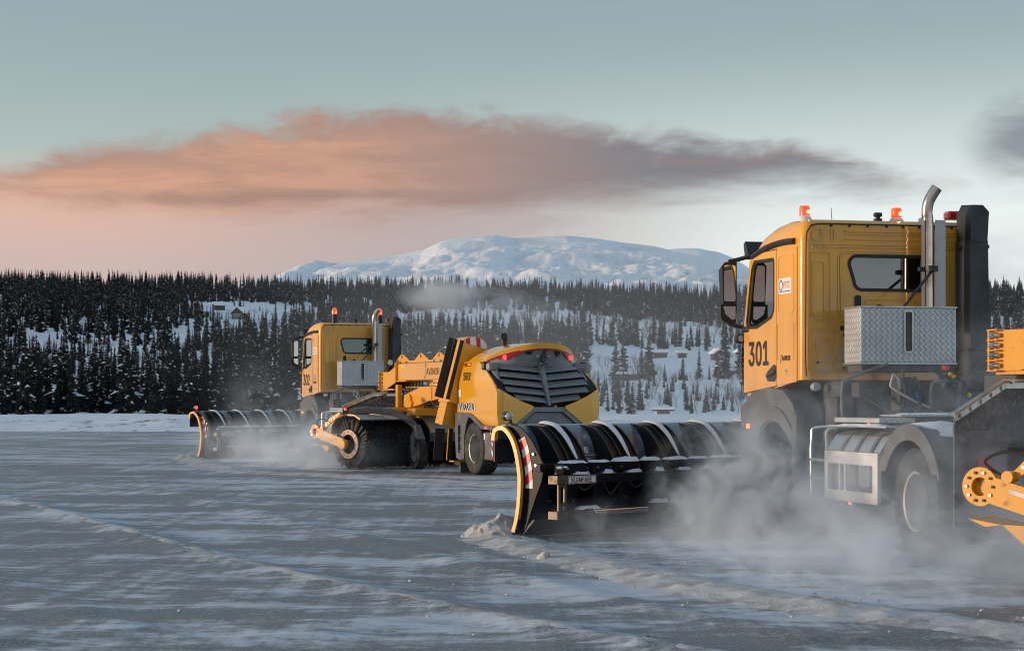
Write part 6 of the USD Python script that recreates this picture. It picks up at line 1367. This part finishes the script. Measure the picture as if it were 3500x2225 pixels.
    bobj('arm_link', tri([plate(sg.Polygon([(.70, .88), (.80, .86), (.55, 1.10), (.20, 1.26), (.18, 1.20), (.48, 1.02)]), .04, (-.10, 0, 0), (0, 1, 0), (0, 0, 1)), cyl((-.16, .74, .90), (-.04, .74, .90), .05, 16)]), A)
    for k in range(4): q = np.array([-.11, .62 - .09 * k, .98 + .055 * k]); bobj('bolt', cyl(q, q - [.015, 0, 0], .014, 6), M['steel'])
    bobj('hose', tube(spline([(-.10, .80, .90), (-.12, .95, 1.02), (-.12, .75, 1.10), (-.1, .50, 1.02)], 6), .012, 7), M['hose'])
    # hood over the brush
    hp = np.array([(.62, .78), (.60, .98), (.46, 1.12), (.18, 1.20), (-.14, 1.19), (-.34, 1.10)]); hin = hp * [.96, .985]
    bobj('hood', plate(sg.Polygon(np.vstack([hp, hin[::-1]])), 1.55, (.06, 0, 0), (0, 1, 0), (0, 0, 1)), M['hood_grey'])
    for x in (.03, .82, 1.60): bobj('hood_edge', plate(sg.Polygon(np.vstack([hp * [1.02, 1.012], hin[::-1]])), .045, (x, 0, 0), (0, 1, 0), (0, 0, 1)), A)
    hr = np.array([(.62, .85), (.45, 1.18), (.10, 1.27), (-.28, 1.25), (-.58, 1.12), (-.80, .90), (-.84, .80)]); hri = hr * [.965, .985]
    bobj('hood', plate(sg.Polygon(np.vstack([hr, hri[::-1]])), BLn - 1.7, (1.7, 0, 0), (0, 1, 0), (0, 0, 1)), M['hood_grey'])
    for x in (1.70, 2.7, 3.7, 4.7): bobj('hood_edge', plate(sg.Polygon(np.vstack([hr * [1.012, 1.008], hri[::-1]])), .03, (x, 0, 0), (0, 1, 0), (0, 0, 1)), A)
    bobj('hood_skirt', cbox((3.5, -.80, .70), (3.6, .02, .22), .004), M['black_rubber'])
    bobj('carrier_beam', tri([cbox((2.5, .15, 1.30), (4.2, .22, .12), .02), cbox((2.7, .05, 1.22), (1.2, .5, .2), .02)]), A)
    # caster wheel on its curved arm
    cw = np.array([1.12, -1.04, .33]); rt = rot(rz=-ba * .8)
    ca = spline([(.25, .25, 1.26), (.5, -.10, 1.31), (.85, -.55, 1.24), (1.05, -.88, 1.05), (1.10, -1.0, .90)], 5)
    bobj('caster_arm', tri([bar(ca[i], ca[i + 1] + (ca[i + 1] - ca[i]) * .08, .13, .10, .01, (1, 0, .3)) for i in range(len(ca) - 1)]), M['grey_plastic'])
    bobj('caster_fork', tri([hull([(cw[0] - .12, -1.16, .66), (cw[0] + .12, -1.16, .66), (cw[0] - .12, -.90, .66), (cw[0] + .12, -.90, .66), (cw[0] - .08, -1.04, .98), (cw[0] + .08, -1.04, .98)]), cbox((cw[0] - .145, -1.03, .50), (.03, .12, .40), .01), cbox((cw[0] + .145, -1.03, .50), (.03, .12, .40), .01)]), M['grey_plastic'])
    wp = sub(t, 'caster_wheel')
    for nm, m_, mt in (('tyre', tyre_mesh((0, 0, 0), .33, .22, .17, 48, 30, .012), M['tyre']), ('rim', tri([lathe([(.175, -.09), (.16, -.03), (.05, -.02), (0, -.04)], (0, 0, 0), (1, 0, 0), 28), lathe([(0, .04), (.05, .02), (.16, .03), (.175, .09)], (0, 0, 0), (1, 0, 0), 28)]), M['rim_steel'])):
        m_.apply_transform(rot(rz=-ba)); m_.apply_translation(cw); bobj(nm, m_, mt, wp)
    bobj('lift_cylinder', tri([cyl((.62, .12, 1.42), (1.55, .62, 1.58), .035, 14), cyl((1.5, .60, 1.575), (1.72, .70, 1.61), .06, 14)]), M['black_plastic'])
    bobj('marker_lamp', cbox((.16, .30, 1.32), (.05, .04, .05), .008), M['red_lit'])
    # splash curtain ahead of the brush
    cu = sg.Polygon([(0, .34), (0, 1.37), (.95, 1.67), (1.9, 1.68), (2.6, 1.5), (2.6, .34)])
    c0 = np.array([1.82, 2.29, 0])
    bobj('splash_curtain', plate(cu, .015, c0, (1, 0, 0), (0, 0, 1)), M['curtain'])
    bobj('curtain_bar', tri([bar(c0 + [0, -.022, 1.345], c0 + [.95, -.022, 1.645], .025, .06, .004), bar(c0 + [.95, -.022, 1.645], c0 + [1.9, -.022, 1.655], .025, .06, .004), cyl(c0 + [-.02, -.015, 1.385], c0 + [.95, -.015, 1.685], .022, 10), cyl(c0 + [.95, -.015, 1.685], c0 + [1.9, -.015, 1.695], .022, 10)]), M['steel'])
    for k in range(6): q = c0 + [.08 + .2 * k, -.036, 1.37 + .0632 * k]; bobj('bolt', cyl(q, q - [0, .014, 0], .022, 8), M['steel'])
    return t
sw = make_sweeper('yellow sweeper unit 502 with dark louvred back, towed by truck 302', (.75, 40.47), 24.0)
s2 = thing('runway_sweeper', 'yellow sweeper arm and hitch cut off by the right edge, behind truck 301', 'sweeper trailer', (9.12, 11.89, 0), 27.0)
s2.GetReferences().AddInternalReference(sw.GetPath()); s2.SetInstanceable(True)
# ---------------------------------------------------------------- blown snow and steam
def drift(name, label, blobs, color, scale, lo, hi, low_z=None, seed=0.0, aniso=0.25, squash=1.0, category='snow cloud'):
    """A body of airborne snow: blobs are (centre, radii, density); noise breaks it into wisps."""
    N = {'g': ('geometry', {}), 'mp': ('mapping', {'scale': (scale, scale, scale * squash), 'location': (seed, seed * .7, seed * 1.3)}),
         'n': ('noise_texture', {'scale': 1.0, 'detail': 8.0, 'roughness': 0.64, 'distortion': 0.9}),
         'f': ('map_range', {'range_type': 'smoothstep', 'from_min': lo, 'from_max': hi, 'to_min': 0.0, 'to_max': 1.0, 'clamp': True}),
         'v': ('volume_coefficients', {'anisotropy': aniso, 'phase': 'Henyey-Greenstein'}), 'cs': ('vector_math', {'math_type': 'scale', 'vector1': color}), 'ca': ('vector_math', {'math_type': 'scale', 'vector1': tuple(1 - c for c in color)})}
    L = [('g.position', 'mp.vector'), ('mp.vector', 'n.vector'), ('n.fac', 'f.value')]
    acc, P0, P1 = None, [], []
    for i, (c, r, d) in enumerate(blobs):
        r = np.asarray(r, float); c = np.asarray(c, float); P0.append(c - r); P1.append(c + r)
        N[f's{i}'] = ('mapping', {'location': tuple(-c / r), 'scale': tuple(1 / r)})
        N[f'l{i}'] = ('vector_math', {'math_type': 'length'})
        N[f'm{i}'] = ('map_range', {'range_type': 'smoothstep', 'from_min': 1.0, 'from_max': 0.15, 'to_min': 0.0, 'to_max': d, 'clamp': True})
        L += [('g.position', f's{i}.vector'), (f's{i}.vector', f'l{i}.vector1'), (f'l{i}.value', f'm{i}.value')]
        if acc is None: acc = f'm{i}.result'
        else:
            N[f'a{i}'] = ('math', {'math_type': 'add'}); L += [(acc, f'a{i}.value1'), (f'm{i}.result', f'a{i}.value2')]; acc = f'a{i}.value'
    N['d'] = ('math', {'math_type': 'multiply'}); L += [(acc, 'd.value1'), ('f.result', 'd.value2'), ('d.value', 'cs.scale'), ('d.value', 'ca.scale'), ('cs.vector', 'v.scatter_coeffs'), ('ca.vector', 'v.absorption_coeffs')]
    vm = usdkit.material(stage, numbered(LK + name + '_air'), N, L, volume='v.volume')
    a, b = np.min(P0, 0), np.max(P1, 0); a[2] = max(a[2], 0.012)
    m = trimesh.creation.box(b - a); m.apply_translation((a + b) / 2)
    return tag(obj(name, m, vm), label, category, kind='stuff')

SNOWAIR = (1.50, 1.68, 1.88)
drift('blown_snow', 'thick cloud of snow dust blown around the wheels of truck 301', [
    ((2.45, 21.5, .50), (1.10, 1.4, 1.05), 3.0), ((3.1, 20.9, .30), (1.9, 2.0, .95), 1.7), ((3.6, 18.6, .20), (2.8, 2.4, .85), .85), ((4.6, 18.0, .5), (2.2, 2.4, 1.4), .45),
    ((3.3, 21.0, 1.2), (1.8, 1.6, 1.4), .20), ((4.8, 20.0, 1.5), (1.6, 1.5, 1.3), .22), ((3.8, 15.6, .15), (3.6, 2.6, .6), .60), ((4.2, 17.0, .12), (3.0, 3.0, .5), .85), ((1.6, 20.6, .15), (1.7, 1.8, .45), .5)], SNOWAIR, 1.8, 0.44, 0.63, seed=2.0, squash=1.0)
drift('blown_snow', 'low drift of snow dust behind the leading plow and truck 302', [
    ((-5.0, 49.5, .35), (3.2, 4.0, 1.1), .34), ((-6.4, 50.0, .3), (2.4, 3.5, 1.0), .30), ((-4.6, 44.6, .3), (2.6, 3.0, .8), .40), ((-4.15, 44.1, .35), (.8, .8, .9), 1.1), ((-4.5, 50.5, .9), (2.2, 3.0, 1.6), .09), ((-6.8, 53.5, 1.4), (1.6, 2.0, 1.6), .10)], SNOWAIR, 1.0, 0.43, 0.60, seed=5.0)
drift('exhaust_steam', 'pale puff of exhaust steam drifting above the sweeper unit', [
    ((-2.2, 62.0, 4.75), (1.6, 2.2, .66), 1.0), ((-1.2, 62.0, 4.65), (2.2, 2.2, .60), .55), ((.5, 62.0, 4.35), (2.2, 2.0, .55), .22)], (1.24, 1.32, 1.41), .9, 0.38, 0.64, seed=9.0, category='steam')
drift('snow_veil', 'faint veil of drifting snow before the trees right of the sweeper unit', [((9.0, 130.0, 5.0), (34.0, 70.0, 17.0), .0022), ((-4.0, 90.0, 3.0), (14.0, 30.0, 8.0), .0030)], (1.24, 1.32, 1.41), .03, 0.25, 0.62, seed=3.0)
